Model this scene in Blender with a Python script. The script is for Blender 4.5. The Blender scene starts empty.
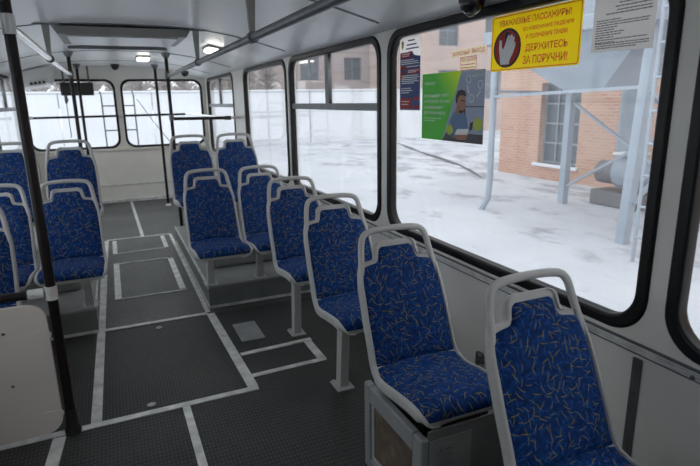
import bpy, bmesh, math, random
from mathutils import Vector, Matrix
random.seed(7)
S = bpy.context.scene
COL = S.collection
R = math.radians
# ------------------------------------------------------------------ camera, world, exposure
CAM_H = 1.38
def make_camera():
    yaw, pitch, roll, f = R(23.677), R(-13.9946), R(-0.9737), 532.85
    fwd = Vector((math.sin(yaw)*math.cos(pitch), math.cos(yaw)*math.cos(pitch), math.sin(pitch)))
    r = Vector((math.cos(yaw), -math.sin(yaw), 0)); u = r.cross(fwd)
    r2 = math.cos(roll)*r + math.sin(roll)*u
    u2 = -math.sin(roll)*r + math.cos(roll)*u
    cd = bpy.data.cameras.new('camera'); co = bpy.data.objects.new('camera', cd); COL.objects.link(co)
    m = Matrix((r2, u2, -fwd)).transposed().to_4x4(); m.translation = (0, 0, CAM_H)
    co.matrix_world = m
    cd.sensor_width = 36; cd.lens = f/700*36; cd.clip_start = .05; cd.clip_end = 400
    cd.dof.use_dof = True; cd.dof.focus_distance = 2.3; cd.dof.aperture_fstop = 4.0
    S.camera = co
make_camera()
W = bpy.data.worlds.new('overcast_sky'); S.world = W; W.use_nodes = True
bg = W.node_tree.nodes['Background']
bg.inputs[0].default_value = (.95, .97, 1.0, 1); bg.inputs[1].default_value = 1.0
S.view_settings.view_transform = 'Standard'; S.view_settings.look = 'None'
S.view_settings.gamma = 1; S.view_settings.use_curve_mapping = False
S.view_settings.exposure = 1.12
S.cycles.use_denoising = True
S.cycles.max_bounces = 10; S.cycles.diffuse_bounces = 6; S.cycles.transparent_max_bounces = 16
S.cycles.sample_clamp_indirect = 6

# ------------------------------------------------------------------ materials
def mat(name, col, rough=.5, metal=0., spec=.5, noise=0., nscale=8., bump=0., bscale=40., emit=None, coat=0., trans=0.):
    m = bpy.data.materials.new(name); m.use_nodes = True
    nt = m.node_tree; b = nt.nodes['Principled BSDF']
    b.inputs['Base Color'].default_value = (*col, 1); b.inputs['Roughness'].default_value = rough
    b.inputs['Metallic'].default_value = metal; b.inputs['Specular IOR Level'].default_value = spec
    b.inputs['Coat Weight'].default_value = coat
    if emit:
        b.inputs['Emission Color'].default_value = (*emit[:3], 1); b.inputs['Emission Strength'].default_value = emit[3]
    tc = nt.nodes.new('ShaderNodeTexCoord')
    if noise:
        n = nt.nodes.new('ShaderNodeTexNoise'); n.inputs['Scale'].default_value = nscale; n.inputs['Detail'].default_value = 5
        nt.links.new(tc.outputs['Object'], n.inputs['Vector'])
        mr = nt.nodes.new('ShaderNodeMapRange'); mr.inputs[1].default_value = .3; mr.inputs[2].default_value = .7
        mr.inputs[3].default_value = 1-noise; mr.inputs[4].default_value = 1+noise
        nt.links.new(n.outputs[0], mr.inputs[0])
        mx = nt.nodes.new('ShaderNodeVectorMath'); mx.operation = 'SCALE'; mx.inputs[0].default_value = col
        nt.links.new(mr.outputs[0], mx.inputs['Scale']); nt.links.new(mx.outputs[0], b.inputs['Base Color'])
    if bump:
        n = nt.nodes.new('ShaderNodeTexNoise'); n.inputs['Scale'].default_value = bscale; n.inputs['Detail'].default_value = 4
        nt.links.new(tc.outputs['Object'], n.inputs['Vector'])
        bp = nt.nodes.new('ShaderNodeBump'); bp.inputs['Strength'].default_value = bump; bp.inputs['Distance'].default_value = .01
        nt.links.new(n.outputs[0], bp.inputs['Height']); nt.links.new(bp.outputs[0], b.inputs['Normal'])
    if trans:
        tl = nt.nodes.new('ShaderNodeBsdfTranslucent'); tl.inputs[0].default_value = (*col, 1)
        ms = nt.nodes.new('ShaderNodeMixShader'); ms.inputs[0].default_value = trans
        nt.links.new(b.outputs[0], ms.inputs[1]); nt.links.new(tl.outputs[0], ms.inputs[2]); nt.links.new(ms.outputs[0], nt.nodes['Material Output'].inputs[0])
    return m

M = {}
M['plastic'] = mat('grey_plastic', (.50, .502, .495), .42, noise=.04, nscale=30)
M['wall'] = mat('wall_laminate', (.74, .72, .68), .38, noise=.03, nscale=3)
M['pillar'] = mat('painted_pillar', (.86, .84, .785), .35, noise=.03, nscale=6)
M['ceiling'] = mat('ceiling_gloss', (.82, .825, .83), .30, noise=.03, nscale=2, bump=.06, bscale=3)
M['rubber'] = mat('black_rubber', (.009, .009, .009), .4, spec=.3)
M['alu'] = mat('worn_aluminium', (.72, .72, .70), .45, metal=.2, noise=.25, nscale=14)
M['steel_dark'] = mat('dark_steel', (.17, .18, .185), .4, metal=.6, noise=.15, nscale=12)
M['chrome'] = mat('chrome', (.75, .75, .74), .16, metal=1.)
M['pole'] = mat('black_enamel', (.012, .009, .009), .36, spec=.3)
M['plinth'] = mat('plinth_grey', (.17, .18, .18), .5, noise=.12, nscale=9)
M['plinth_top'] = mat('plinth_cover', (.30, .31, .31), .5, noise=.12, nscale=9)
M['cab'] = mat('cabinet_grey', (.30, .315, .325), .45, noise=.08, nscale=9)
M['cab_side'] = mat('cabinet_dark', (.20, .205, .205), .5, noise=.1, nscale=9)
M['filter'] = mat('brown_filter', (.17, .13, .10), .9, noise=.45, nscale=14, bump=.6, bscale=300)
M['board'] = mat('barrier_board', (.74, .68, .63), .4, noise=.03, nscale=5)
M['white'] = mat('white_plastic', (.72, .72, .71), .35)
M['black'] = mat('black_plastic', (.012, .012, .013), .4)
M['lens'] = mat('lamp_lens', (.9, .9, .86), .4, emit=(1., .95, .86, 4.))
M['paper'] = mat('notice_paper', (.84, .84, .83), .7, trans=.6, noise=.03, nscale=12)
M['ink'] = mat('grey_ink', (.13, .13, .14), .7)
M['yellow'] = mat('sign_yellow', (.98, .84, .05), .3, trans=.72)
M['red'] = mat('sign_red', (.90, .08, .03), .4)
M['signwhite'] = mat('sign_white', (.96, .96, .95), .4, trans=.8)
M['signblack'] = mat('sign_black', (.01, .01, .01), .4)
M['cream'] = mat('sticker_cream', (.97, .88, .74), .4, trans=.85)
M['sred'] = mat('sticker_red', (.60, .06, .03), .5)
M['green'] = mat('poster_green', (.13, .45, .10), .35, trans=.4)
M['lime'] = mat('poster_lime', (.66, .80, .08), .35, trans=.3)
M['slate'] = mat('poster_slate', (.48, .53, .62), .4, trans=.7)
M['slate_dark'] = mat('poster_dark', (.05, .05, .06), .4)
M['skin'] = mat('poster_skin', (.80, .50, .36), .5, trans=.55)
M['handwhite'] = mat('hand_white', (.96, .96, .95), .4)
M['hair'] = mat('poster_hair', (.02, .014, .012), .5)
M['shirt'] = mat('poster_shirt', (.36, .52, .72), .5, trans=.55)
M['navy'] = mat('poster_navy', (.14, .17, .36), .4, trans=.55, noise=.3, nscale=60)
M['pred'] = mat('poster_red', (.85, .09, .08), .4, trans=.55)
M['gold'] = mat('emblem_gold', (.60, .38, .06), .4)
M['snow'] = None
M['frame_blue'] = mat('weathered_blue_paint', (.20, .24, .28), .6, noise=.1, nscale=5)
M['steel_pale'] = mat('pale_blue_steel', (.30, .35, .41), .55, noise=.1, nscale=1.5)
M['snowcap'] = mat('snow_patch', (.66, .68, .71), .8, bump=.4, bscale=8)
M['winglass'] = mat('dark_window_glass', (.07, .09, .11), .15)
M['concrete'] = mat('white_concrete', (.69, .70, .73), .85, noise=.06, nscale=.6)
M['motor'] = mat('motor_dark', (.14, .14, .15), .6)
M['rope'] = mat('rope', (.10, .10, .11), .8)
M['fireglass'] = mat('lamp_housing', (.30, .295, .27), .4)

def glass_mat():
    m = bpy.data.materials.new('window_glass'); m.use_nodes = True; nt = m.node_tree
    for n in list(nt.nodes):
        if n.type == 'BSDF_PRINCIPLED': nt.nodes.remove(n)
    out = nt.nodes['Material Output']
    tr = nt.nodes.new('ShaderNodeBsdfTransparent'); tr.inputs[0].default_value = (.93, .955, .96, 1)
    gl = nt.nodes.new('ShaderNodeBsdfGlossy'); gl.inputs['Roughness'].default_value = .02
    df = nt.nodes.new('ShaderNodeBsdfTranslucent'); df.inputs[0].default_value = (.9, .92, .95, 1)
    lw = nt.nodes.new('ShaderNodeLayerWeight'); lw.inputs[0].default_value = .5
    pw = nt.nodes.new('ShaderNodeMath'); pw.operation = 'POWER'; pw.inputs[1].default_value = 4.5
    nt.links.new(lw.outputs['Facing'], pw.inputs[0])
    fr = nt.nodes.new('ShaderNodeMath'); fr.operation = 'MULTIPLY_ADD'; fr.inputs[1].default_value = .5; fr.inputs[2].default_value = .02
    nt.links.new(pw.outputs[0], fr.inputs[0])
    a = nt.nodes.new('ShaderNodeMixShader'); a.inputs[0].default_value = .05
    nt.links.new(tr.outputs[0], a.inputs[1]); nt.links.new(df.outputs[0], a.inputs[2])
    b = nt.nodes.new('ShaderNodeMixShader')
    nt.links.new(fr.outputs[0], b.inputs[0]); nt.links.new(a.outputs[0], b.inputs[1]); nt.links.new(gl.outputs[0], b.inputs[2])
    nt.links.new(b.outputs[0], out.inputs[0])
    return m
M['glass'] = glass_mat()

class NT:
    """small node-graph helper"""
    def __init__(s, m): s.nt = m.node_tree
    def n(s, t, **k):
        o = s.nt.nodes.new(t)
        for a, v in k.items(): setattr(o, a, v)
        return o
    def set(s, sock, v):
        if isinstance(v, bpy.types.NodeSocket): s.nt.links.new(v, sock)
        else: sock.default_value = v
    def math(s, op, a, b=None, c=None):
        o = s.n('ShaderNodeMath', operation=op)
        for i, v in enumerate((a, b, c)):
            if v is not None: s.set(o.inputs[i], v)
        return o.outputs[0]
    def mix(s, f, a, b):
        o = s.n('ShaderNodeMix', data_type='RGBA')
        s.set(o.inputs[0], f); s.set(o.inputs[6], a); s.set(o.inputs[7], b)
        return o.outputs[2]

def fabric_mat():
    m = bpy.data.materials.new('blue_seat_fabric'); m.use_nodes = True; g = NT(m)
    b = m.node_tree.nodes['Principled BSDF']
    b.inputs['Roughness'].default_value = .85; b.inputs['Specular IOR Level'].default_value = .15
    tc = g.n('ShaderNodeTexCoord'); oi = g.n('ShaderNodeObjectInfo')
    comb = g.n('ShaderNodeCombineXYZ'); g.set(comb.inputs[0], g.math('MULTIPLY', oi.outputs['Random'], 3.7)); g.set(comb.inputs[1], g.math('MULTIPLY', oi.outputs['Random'], 9.1))
    uvo = g.n('ShaderNodeVectorMath', operation='ADD'); g.set(uvo.inputs[0], tc.outputs['UV']); g.set(uvo.inputs[1], comb.outputs[0])
    def strokes(scale, off, hl, hw, keep):
        mp = g.n('ShaderNodeMapping'); g.set(mp.inputs[0], uvo.outputs[0]); mp.inputs['Location'].default_value = (off, off*1.7, 0); mp.inputs['Scale'].default_value = (scale,)*3
        v = g.n('ShaderNodeTexVoronoi', voronoi_dimensions='2D', feature='F1'); v.inputs['Scale'].default_value = 1; v.inputs['Randomness'].default_value = .85
        g.set(v.inputs['Vector'], mp.outputs[0])
        d = g.n('ShaderNodeVectorMath', operation='SUBTRACT'); g.set(d.inputs[0], mp.outputs[0]); g.set(d.inputs[1], v.outputs['Position'])
        sc = g.n('ShaderNodeSeparateColor'); g.set(sc.inputs[0], v.outputs['Color'])
        rot = g.n('ShaderNodeVectorRotate', rotation_type='Z_AXIS'); g.set(rot.inputs['Vector'], d.outputs[0]); g.set(rot.inputs['Angle'], g.math('MULTIPLY', sc.outputs[0], 6.2832))
        sx = g.n('ShaderNodeSeparateXYZ'); g.set(sx.inputs[0], rot.outputs[0])
        x2 = g.math('MULTIPLY', sx.outputs[0], sx.outputs[0])
        k = g.math('MULTIPLY_ADD', sc.outputs[1], 1.2, -.6)
        y = g.math('SUBTRACT', sx.outputs[1], g.math('MULTIPLY', x2, k))
        lim = g.math('MULTIPLY', g.math('SUBTRACT', 1.0, g.math('MULTIPLY', x2, 1/(hl*hl))), hw)
        on = g.math('LESS_THAN', g.math('ABSOLUTE', y), lim)
        return g.math('MULTIPLY', on, g.math('LESS_THAN', sc.outputs[2], keep))
    nz = g.n('ShaderNodeTexNoise'); g.set(nz.inputs['Vector'], uvo.outputs[0]); nz.inputs['Scale'].default_value = 55; nz.inputs['Detail'].default_value = 2
    mr = g.n('ShaderNodeMapRange'); g.set(mr.inputs[0], nz.outputs[0]); mr.inputs[1].default_value = .35; mr.inputs[2].default_value = .65
    c = g.mix(mr.outputs[0], (.005, .026, .115, 1), (.009, .050, .205, 1))
    c = g.mix(strokes(46, 3.3, .52, .045, .8), c, (.005, .018, .08, 1))
    c = g.mix(strokes(42, 11.1, .60, .03, .6), c, (.035, .17, .50, 1))
    c = g.mix(strokes(52, 21.1, .55, .03, .5), c, (.030, .145, .46, 1))
    c = g.mix(strokes(35, 5.7, .58, .029, .62), c, (.40, .31, .02, 1))
    c = g.mix(strokes(39, 16.9, .58, .029, .55), c, (.32, .27, .03, 1))
    g.set(b.inputs['Base Color'], c)
    wv = g.n('ShaderNodeTexNoise'); g.set(wv.inputs['Vector'], uvo.outputs[0]); wv.inputs['Scale'].default_value = 500
    bp = g.n('ShaderNodeBump'); bp.inputs['Strength'].default_value = .25; bp.inputs['Distance'].default_value = .002
    g.set(bp.inputs['Height'], wv.outputs[0]); g.set(b.inputs['Normal'], bp.outputs[0])
    return m
M['fabric'] = fabric_mat()

def floor_mat():
    m = bpy.data.materials.new('ribbed_rubber_floor'); m.use_nodes = True; g = NT(m)
    b = m.node_tree.nodes['Principled BSDF']
    tc = g.n('ShaderNodeTexCoord')
    sx = g.n('ShaderNodeSeparateXYZ'); g.set(sx.inputs[0], tc.outputs['Object'])
    # little raised lozenges in staggered rows
    k = 2*math.pi/.030
    sa = g.math('SINE', g.math('MULTIPLY', g.math('ADD', sx.outputs[0], g.math('MULTIPLY', sx.outputs[1], .6)), k))
    sb = g.math('SINE', g.math('MULTIPLY', g.math('SUBTRACT', sx.outputs[0], g.math('MULTIPLY', sx.outputs[1], .6)), k))
    st = g.math('MULTIPLY', sa, sb)
    tread = g.n('ShaderNodeMapRange'); g.set(tread.inputs[0], st); tread.inputs[1].default_value = .15; tread.inputs[2].default_value = .6
    n1 = g.n('ShaderNodeTexNoise'); g.set(n1.inputs['Vector'], tc.outputs['Object']); n1.inputs['Scale'].default_value = 2.2; n1.inputs['Detail'].default_value = 6
    n2 = g.n('ShaderNodeTexNoise'); g.set(n2.inputs['Vector'], tc.outputs['Object']); n2.inputs['Scale'].default_value = 40; n2.inputs['Detail'].default_value = 4
    dirt = g.n('ShaderNodeMapRange'); g.set(dirt.inputs[0], n1.outputs[0]); dirt.inputs[1].default_value = .35; dirt.inputs[2].default_value = .7
    c = g.mix(dirt.outputs[0], (.017, .018, .019, 1), (.042, .042, .039, 1))
    # the rear half is a smoother, paler sheet
    rear = g.n('ShaderNodeMapRange'); g.set(rear.inputs[0], sx.outputs[1]); rear.inputs[1].default_value = 3.44; rear.inputs[2].default_value = 3.46
    c = g.mix(rear.outputs[0], c, g.mix(dirt.outputs[0], (.075, .077, .078, 1), (.12, .12, .118, 1)))
    speck = g.n('ShaderNodeMapRange'); g.set(speck.inputs[0], n2.outputs[0]); speck.inputs[1].default_value = .3; speck.inputs[2].default_value = .75; speck.inputs[3].default_value = .75; speck.inputs[4].default_value = 1.4
    vm = g.n('ShaderNodeVectorMath', operation='SCALE'); g.set(vm.inputs[0], c); g.set(vm.inputs['Scale'], speck.outputs[0])
    front = g.math('SUBTRACT', 1, rear.outputs[0])
    c2 = g.mix(g.math('MULTIPLY', g.math('MULTIPLY', tread.outputs[0], front), .6), vm.outputs[0], (.10, .10, .098, 1))
    g.set(b.inputs['Base Color'], c2)
    b.inputs['Roughness'].default_value = .55
    bp = g.n('ShaderNodeBump'); bp.inputs['Strength'].default_value = .8; bp.inputs['Distance'].default_value = .003
    hgt = g.math('ADD', g.math('MULTIPLY', tread.outputs[0], front), g.math('MULTIPLY', n2.outputs[0], .25))
    g.set(bp.inputs['Height'], hgt); g.set(b.inputs['Normal'], bp.outputs[0])
    return m
M['floor'] = floor_mat()

def brick_mat(name, c1, c2, mortar, scale=1.0, pale=.35):
    m = bpy.data.materials.new(name); m.use_nodes = True; g = NT(m)
    b = m.node_tree.nodes['Principled BSDF']; b.inputs['Roughness'].default_value = .9
    tc = g.n('ShaderNodeTexCoord'); s = g.n('ShaderNodeSeparateXYZ'); g.set(s.inputs[0], tc.outputs['Object'])
    cb = g.n('ShaderNodeCombineXYZ'); g.set(cb.inputs[0], g.math('ADD', s.outputs[0], s.outputs[1])); g.set(cb.inputs[1], s.outputs[2])
    br = g.n('ShaderNodeTexBrick'); g.set(br.inputs['Vector'], cb.outputs[0])
    br.inputs['Color1'].default_value = (*c1, 1); br.inputs['Color2'].default_value = (*c2, 1); br.inputs['Mortar'].default_value = (*mortar, 1)
    br.inputs['Scale'].default_value = scale; br.inputs['Brick Width'].default_value = .26; br.inputs['Row Height'].default_value = .08; br.inputs['Mortar Size'].default_value = .012
    n = g.n('ShaderNodeTexNoise'); g.set(n.inputs['Vector'], tc.outputs['Object']); n.inputs['Scale'].default_value = .8; n.inputs['Detail'].default_value = 5
    mr = g.n('ShaderNodeMapRange'); g.set(mr.inputs[0], n.outputs[0]); mr.inputs[1].default_value = .4; mr.inputs[2].default_value = .7; mr.inputs[4].default_value = pale
    g.set(b.inputs['Base Color'], g.mix(mr.outputs[0], br.outputs['Color'], (.52, .39, .31, 1)))
    return m
M['brick'] = brick_mat('pale_orange_brick', (.42, .19, .12), (.50, .26, .17), (.45, .34, .28), 1, .5)
M['brick_far'] = brick_mat('mauve_brick', (.34, .28, .29), (.38, .31, .31), (.40, .36, .36), 1, .3)
M['brick_mid'] = brick_mat('pinkish_brick', (.38, .27, .25), (.42, .31, .28), (.42, .37, .35), 1, .5)

def snow_mat():
    m = bpy.data.materials.new('trampled_snow'); m.use_nodes = True; g = NT(m)
    b = m.node_tree.nodes['Principled BSDF']; b.inputs['Roughness'].default_value = .8
    tc = g.n('ShaderNodeTexCoord'); sx = g.n('ShaderNodeSeparateXYZ'); g.set(sx.inputs[0], tc.outputs['Object'])
    mp = g.n('ShaderNodeMapping'); g.set(mp.inputs[0], tc.outputs['Object']); mp.inputs['Scale'].default_value = (1.0, .55, 1)
    n = g.n('ShaderNodeTexNoise'); g.set(n.inputs['Vector'], mp.outputs[0]); n.inputs['Scale'].default_value = 1.5; n.inputs['Detail'].default_value = 7; n.inputs['Roughness'].default_value = .65
    # bare earth shows through more often close to the building
    near = g.n('ShaderNodeMapRange'); g.set(near.inputs[0], sx.outputs[0]); near.inputs[1].default_value = 4; near.inputs[2].default_value = 10; near.inputs[3].default_value = .03; near.inputs[4].default_value = -.10
    v = g.math('SUBTRACT', n.outputs[0], near.outputs[0])
    mr = g.n('ShaderNodeMapRange'); g.set(mr.inputs[0], v); mr.inputs[1].default_value = .575; mr.inputs[2].default_value = .70
    n2 = g.n('ShaderNodeTexNoise'); g.set(n2.inputs['Vector'], tc.outputs['Object']); n2.inputs['Scale'].default_value = .45; n2.inputs['Detail'].default_value = 4
    mr2 = g.n('ShaderNodeMapRange'); g.set(mr2.inputs[0], n2.outputs[0]); mr2.inputs[1].default_value = .35; mr2.inputs[2].default_value = .7
    c = g.mix(mr2.outputs[0], (.56, .58, .62, 1), (.46, .48, .53, 1))
    c = g.mix(g.math('MULTIPLY', mr.outputs[0], .62), c, (.17, .165, .175, 1))
    # the driven lane
    lane = g.n('ShaderNodeMapRange', interpolation_type='SMOOTHSTEP'); g.set(lane.inputs[0], g.math('ABSOLUTE', g.math('SUBTRACT', g.math('ADD', sx.outputs[1], g.math('MULTIPLY', n2.outputs[0], 3)), 24.0)))
    lane.inputs[1].default_value = 2.6; lane.inputs[2].default_value = 1.0
    c = g.mix(g.math('MULTIPLY', lane.outputs[0], .4), c, (.46, .47, .51, 1))
    g.set(b.inputs['Base Color'], c)
    bp = g.n('ShaderNodeBump'); bp.inputs['Strength'].default_value = .6; bp.inputs['Distance'].default_value = .12
    g.set(bp.inputs['Height'], n.outputs[0]); g.set(b.inputs['Normal'], bp.outputs[0])
    return m
M['snow'] = snow_mat()

# ------------------------------------------------------------------ mesh helpers
def tag(o, label=None, cat=None, group=None, kind=None):
    if label: o['label'] = label
    if cat: o['category'] = cat
    if group: o['group'] = group
    if kind: o['kind'] = kind
    return o
def obj(name, bm, m, parent=None, smooth=None):
    if isinstance(bm, bmesh.types.BMesh):
        me = bpy.data.meshes.new(name)
        bmesh.ops.recalc_face_normals(bm, faces=bm.faces[:])
        bm.to_mesh(me); bm.free()
    else: me = bm
    o = bpy.data.objects.new(name, me); COL.objects.link(o)
    for q in (m if isinstance(m, (list, tuple)) else [m]): me.materials.append(q)
    if smooth is not None:
        for p in me.polygons: p.use_smooth = True
        try: me.set_sharp_from_angle(angle=R(smooth))
        except Exception: pass
    if parent: o.parent = parent
    return o
def thing(name, label, cat, loc=(0, 0, 0), rotz=0, group=None):
    o = bpy.data.objects.new(name, None); COL.objects.link(o)
    o.empty_display_size = .1
    o.location = loc; o.rotation_euler = (0, 0, rotz)
    return tag(o, label, cat, group)
def struct(name, bm, m, smooth=None):
    return tag(obj(name, bm, m, smooth=smooth), kind='structure')
def box(bm, x0, x1, y0, y1, z0, z1, bev=0, seg=2, mi=0):
    vs = [bm.verts.new((x, y, z)) for x in (x0, x1) for y in (y0, y1) for z in (z0, z1)]
    q = [(0, 1, 3, 2), (4, 6, 7, 5), (0, 4, 5, 1), (2, 3, 7, 6), (0, 2, 6, 4), (1, 5, 7, 3)]
    fs = [bm.faces.new([vs[i] for i in f]) for f in q]
    for f in fs: f.material_index = mi
    if bev:
        es = list({e for f in fs for e in f.edges})
        bmesh.ops.recalc_face_normals(bm, faces=fs)
        bmesh.ops.bevel(bm, geom=es, offset=bev, segments=seg, affect='EDGES', profile=.5)
    return bm
def hexa(bm, pts):
    """8 points: bottom ring of four, then top ring of four"""
    v = [bm.verts.new(p) for p in pts]
    for f in ((3, 2, 1, 0), (4, 5, 6, 7), (0, 1, 5, 4), (1, 2, 6, 5), (2, 3, 7, 6), (3, 0, 4, 7)): bm.faces.new([v[i] for i in f])
    return bm
def tube(bm, pts, r, seg=12, ref=None, flat=1.0):
    """round bar along pts; r a number or one per point; flat scales the section along ref"""
    pts = [Vector(p) for p in pts]; n = len(pts)
    rs = r if isinstance(r, (list, tuple)) else [r]*n
    rings = []; prev = None
    for i, p in enumerate(pts):
        t = (pts[min(i+1, n-1)]-pts[max(i-1, 0)]).normalized()
        if ref is not None: a = Vector(ref)
        elif prev is None: a = Vector((0, 0, 1)) if abs(t.z) < .9 else Vector((1, 0, 0))
        else: a = prev
        a = (a-t*a.dot(t)).normalized(); prev = a; b = t.cross(a)
        rings.append([bm.verts.new(p+(a*math.cos(2*math.pi*k/seg)*flat+b*math.sin(2*math.pi*k/seg))*rs[i]) for k in range(seg)])
    for i in range(n-1):
        for k in range(seg): bm.faces.new((rings[i][k], rings[i][(k+1) % seg], rings[i+1][(k+1) % seg], rings[i+1][k]))
    bm.faces.new(rings[0][::-1]); bm.faces.new(rings[-1])
    return bm
def bar(bm, a, b, w, h, up=(0, 0, 1)):
    """rectangular bar between two points"""
    a, b = Vector(a), Vector(b); t = (b-a).normalized(); u = Vector(up)
    u = (u-t*u.dot(t)).normalized(); s = t.cross(u)
    ring = lambda p: [p+s*w/2*i+u*h/2*j for i, j in ((-1, -1), (1, -1), (1, 1), (-1, 1))]
    return hexa(bm, ring(a)+ring(b))
def lathe(bm, prof, seg=24, center=(0, 0, 0), axis='Z'):
    c = Vector(center); rings = []
    for r, h in prof:
        ring = []
        for k in range(seg):
            a = 2*math.pi*k/seg; x, y = r*math.cos(a), r*math.sin(a)
            p = {'Z': (x, y, h), 'X': (h, x, y), 'Y': (x, h, y)}[axis]
            ring.append(bm.verts.new(c+Vector(p)))
        rings.append(ring)
    for i in range(len(rings)-1):
        for k in range(seg): bm.faces.new((rings[i][k], rings[i][(k+1) % seg], rings[i+1][(k+1) % seg], rings[i+1][k]))
    bm.faces.new(rings[0][::-1]); bm.faces.new(rings[-1])
    return bm
def rrect(a0, a1, b0, b1, r, n=8):
    pts = []
    for (ca, cb, s) in ((a1-r, b1-r, 0), (a0+r, b1-r, 90), (a0+r, b0+r, 180), (a1-r, b0+r, 270)):
        for k in range(n+1):
            t = R(s+90*k/n); pts.append((ca+r*math.cos(t), cb+r*math.sin(t)))
    return pts
def ell(ca, cb, ra, rb, n=40): return [(ca+ra*math.cos(2*math.pi*k/n), cb+rb*math.sin(2*math.pi*k/n)) for k in range(n)]
def sheet(loops, depth, M4, bevel=0.):
    """filled outline with holes, given thickness, put in place by M4 (outline in its local XY)"""
    cu = bpy.data.curves.new('outline', 'CURVE'); cu.dimensions = '2D'; cu.fill_mode = 'BOTH'
    cu.extrude = depth/2-bevel; cu.bevel_depth = bevel; cu.bevel_resolution = 2; cu.offset = -bevel
    for lp in loops:
        sp = cu.splines.new('POLY'); sp.points.add(len(lp)-1); sp.use_cyclic_u = True
        for p, q in zip(sp.points, lp): p.co = (q[0], q[1], 0, 1)
    o = bpy.data.objects.new('outline', cu); COL.objects.link(o)
    dg = bpy.context.evaluated_depsgraph_get(); dg.update()
    me = bpy.data.meshes.new_from_object(o.evaluated_get(dg))
    bpy.data.objects.remove(o); bpy.data.curves.remove(cu)
    me.transform(M4); me.materials.clear()
    return me
def yz(x): # outline (a, b) -> world (x, a, b)
    return Matrix(((0, 0, 1, x), (1, 0, 0, 0), (0, 1, 0, 0), (0, 0, 0, 1)))
def xz(y): # outline (a, b) -> world (a, y, b)
    return Matrix(((1, 0, 0, 0), (0, 0, -1, y), (0, 1, 0, 0), (0, 0, 0, 1)))
def glasspane(x): # notice on the wall-side glass, reads from inside: a runs to the front of the bus
    return Matrix(((0, 0, -1, x), (-1, 0, 0, 0), (0, 1, 0, 0), (0, 0, 0, 1)))
def text(body, a0, a1, b0, b1, M4, depth=.0012, bold=.0):
    cu = bpy.data.curves.new('words', 'FONT'); cu.body = body; cu.size = 1; cu.extrude = .0; cu.offset = bold; cu.resolution_u = 3
    o = bpy.data.objects.new('words', cu); COL.objects.link(o)
    dg = bpy.context.evaluated_depsgraph_get(); dg.update()
    me = bpy.data.meshes.new_from_object(o.evaluated_get(dg))
    bpy.data.objects.remove(o); bpy.data.curves.remove(cu)
    xs = [v.co.x for v in me.vertices]; ys = [v.co.y for v in me.vertices]
    sx = (a1-a0)/(max(xs)-min(xs)); sy = (b1-b0)/(max(ys)-min(ys))
    x0, y0 = min(xs), min(ys)
    for v in me.vertices: v.co = ((v.co.x-x0)*sx+a0, (v.co.y-y0)*sy+b0, depth)
    me.transform(M4); me.materials.clear()
    return me
def join(meshes):
    bm = bmesh.new()
    for me in meshes: bm.from_mesh(me)
    return bm

# ------------------------------------------------------------------ the bus shell
XR, XL, XC = 1.345, -1.025, .16
YF, YB = -3.0, 8.3
ZS, ZT = .690, 1.715           # outer lower and upper edge of the side windows
bm = bmesh.new(); box(bm, XL-.06, XR+.06, YF, YB+.06, -.06, 0)
struct('floor', bm, M['floor'])

half = [(0, 1.89), (.30, 1.885), (.50, 1.87), (.68, 1.843), (.84, 1.81), (.97, 1.775), (1.06, 1.752), (1.11, 1.738), (1.15, 1.726), (1.185, 1.718)]
prof = [(XC-a, z) for a, z in half[::-1]]+[(XC+a, z) for a, z in half[1:]]
bm = bmesh.new()
rows = []
for y in (YF, YB+.06):
    rows.append(([bm.verts.new((x, y, z)) for x, z in prof], [bm.verts.new((x, y, z+.05)) for x, z in prof]))
n = len(prof)
for k in range(n-1):
    bm.faces.new((rows[0][0][k], rows[0][0][k+1], rows[1][0][k+1], rows[1][0][k]))
    bm.faces.new((rows[0][1][k], rows[1][1][k], rows[1][1][k+1], rows[0][1][k+1]))
for r_ in rows:
    for k in range(n-1): bm.faces.new((r_[0][k], r_[1][k], r_[1][k+1], r_[0][k+1]))
for k in (0, n-1): bm.faces.new((rows[0][0][k], rows[1][0][k], rows[1][1][k], rows[0][1][k]))
struct('ceiling', bm, M['ceiling'], smooth=40)

def ceil_z(x):
    a = abs(x-XC)
    for (a0, z0), (a1, z1) in zip(half, half[1:]):
        if a <= a1: return z0+(z1-z0)*(a-a0)/(a1-a0)
    return half[-1][1]

WR = [(6.33, 8.10), (4.29, 5.80), (2.62, 4.22), (.962, 2.545), (-.72, .908)]
WL = [(6.33, 8.10), (4.29, 5.80), (2.62, 4.22)]
def side_wall(name, x, wins, extra=()):
    loops = [[(YF, 0), (YB+.06, 0), (YB+.06, 1.755), (YF, 1.755)]]
    for a, b in wins: loops.append(rrect(a+.012, b-.012, ZS+.012, ZT-.012, .11))
    loops += list(extra)
    return struct(name, sheet(loops, .05, yz(x)), M['pillar'])
side_wall('wall_right', XR+.025, WR)
side_wall('wall_left', XL-.025, WL, [rrect(.85, 2.30, .04, ZT-.012, .08)])

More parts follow.
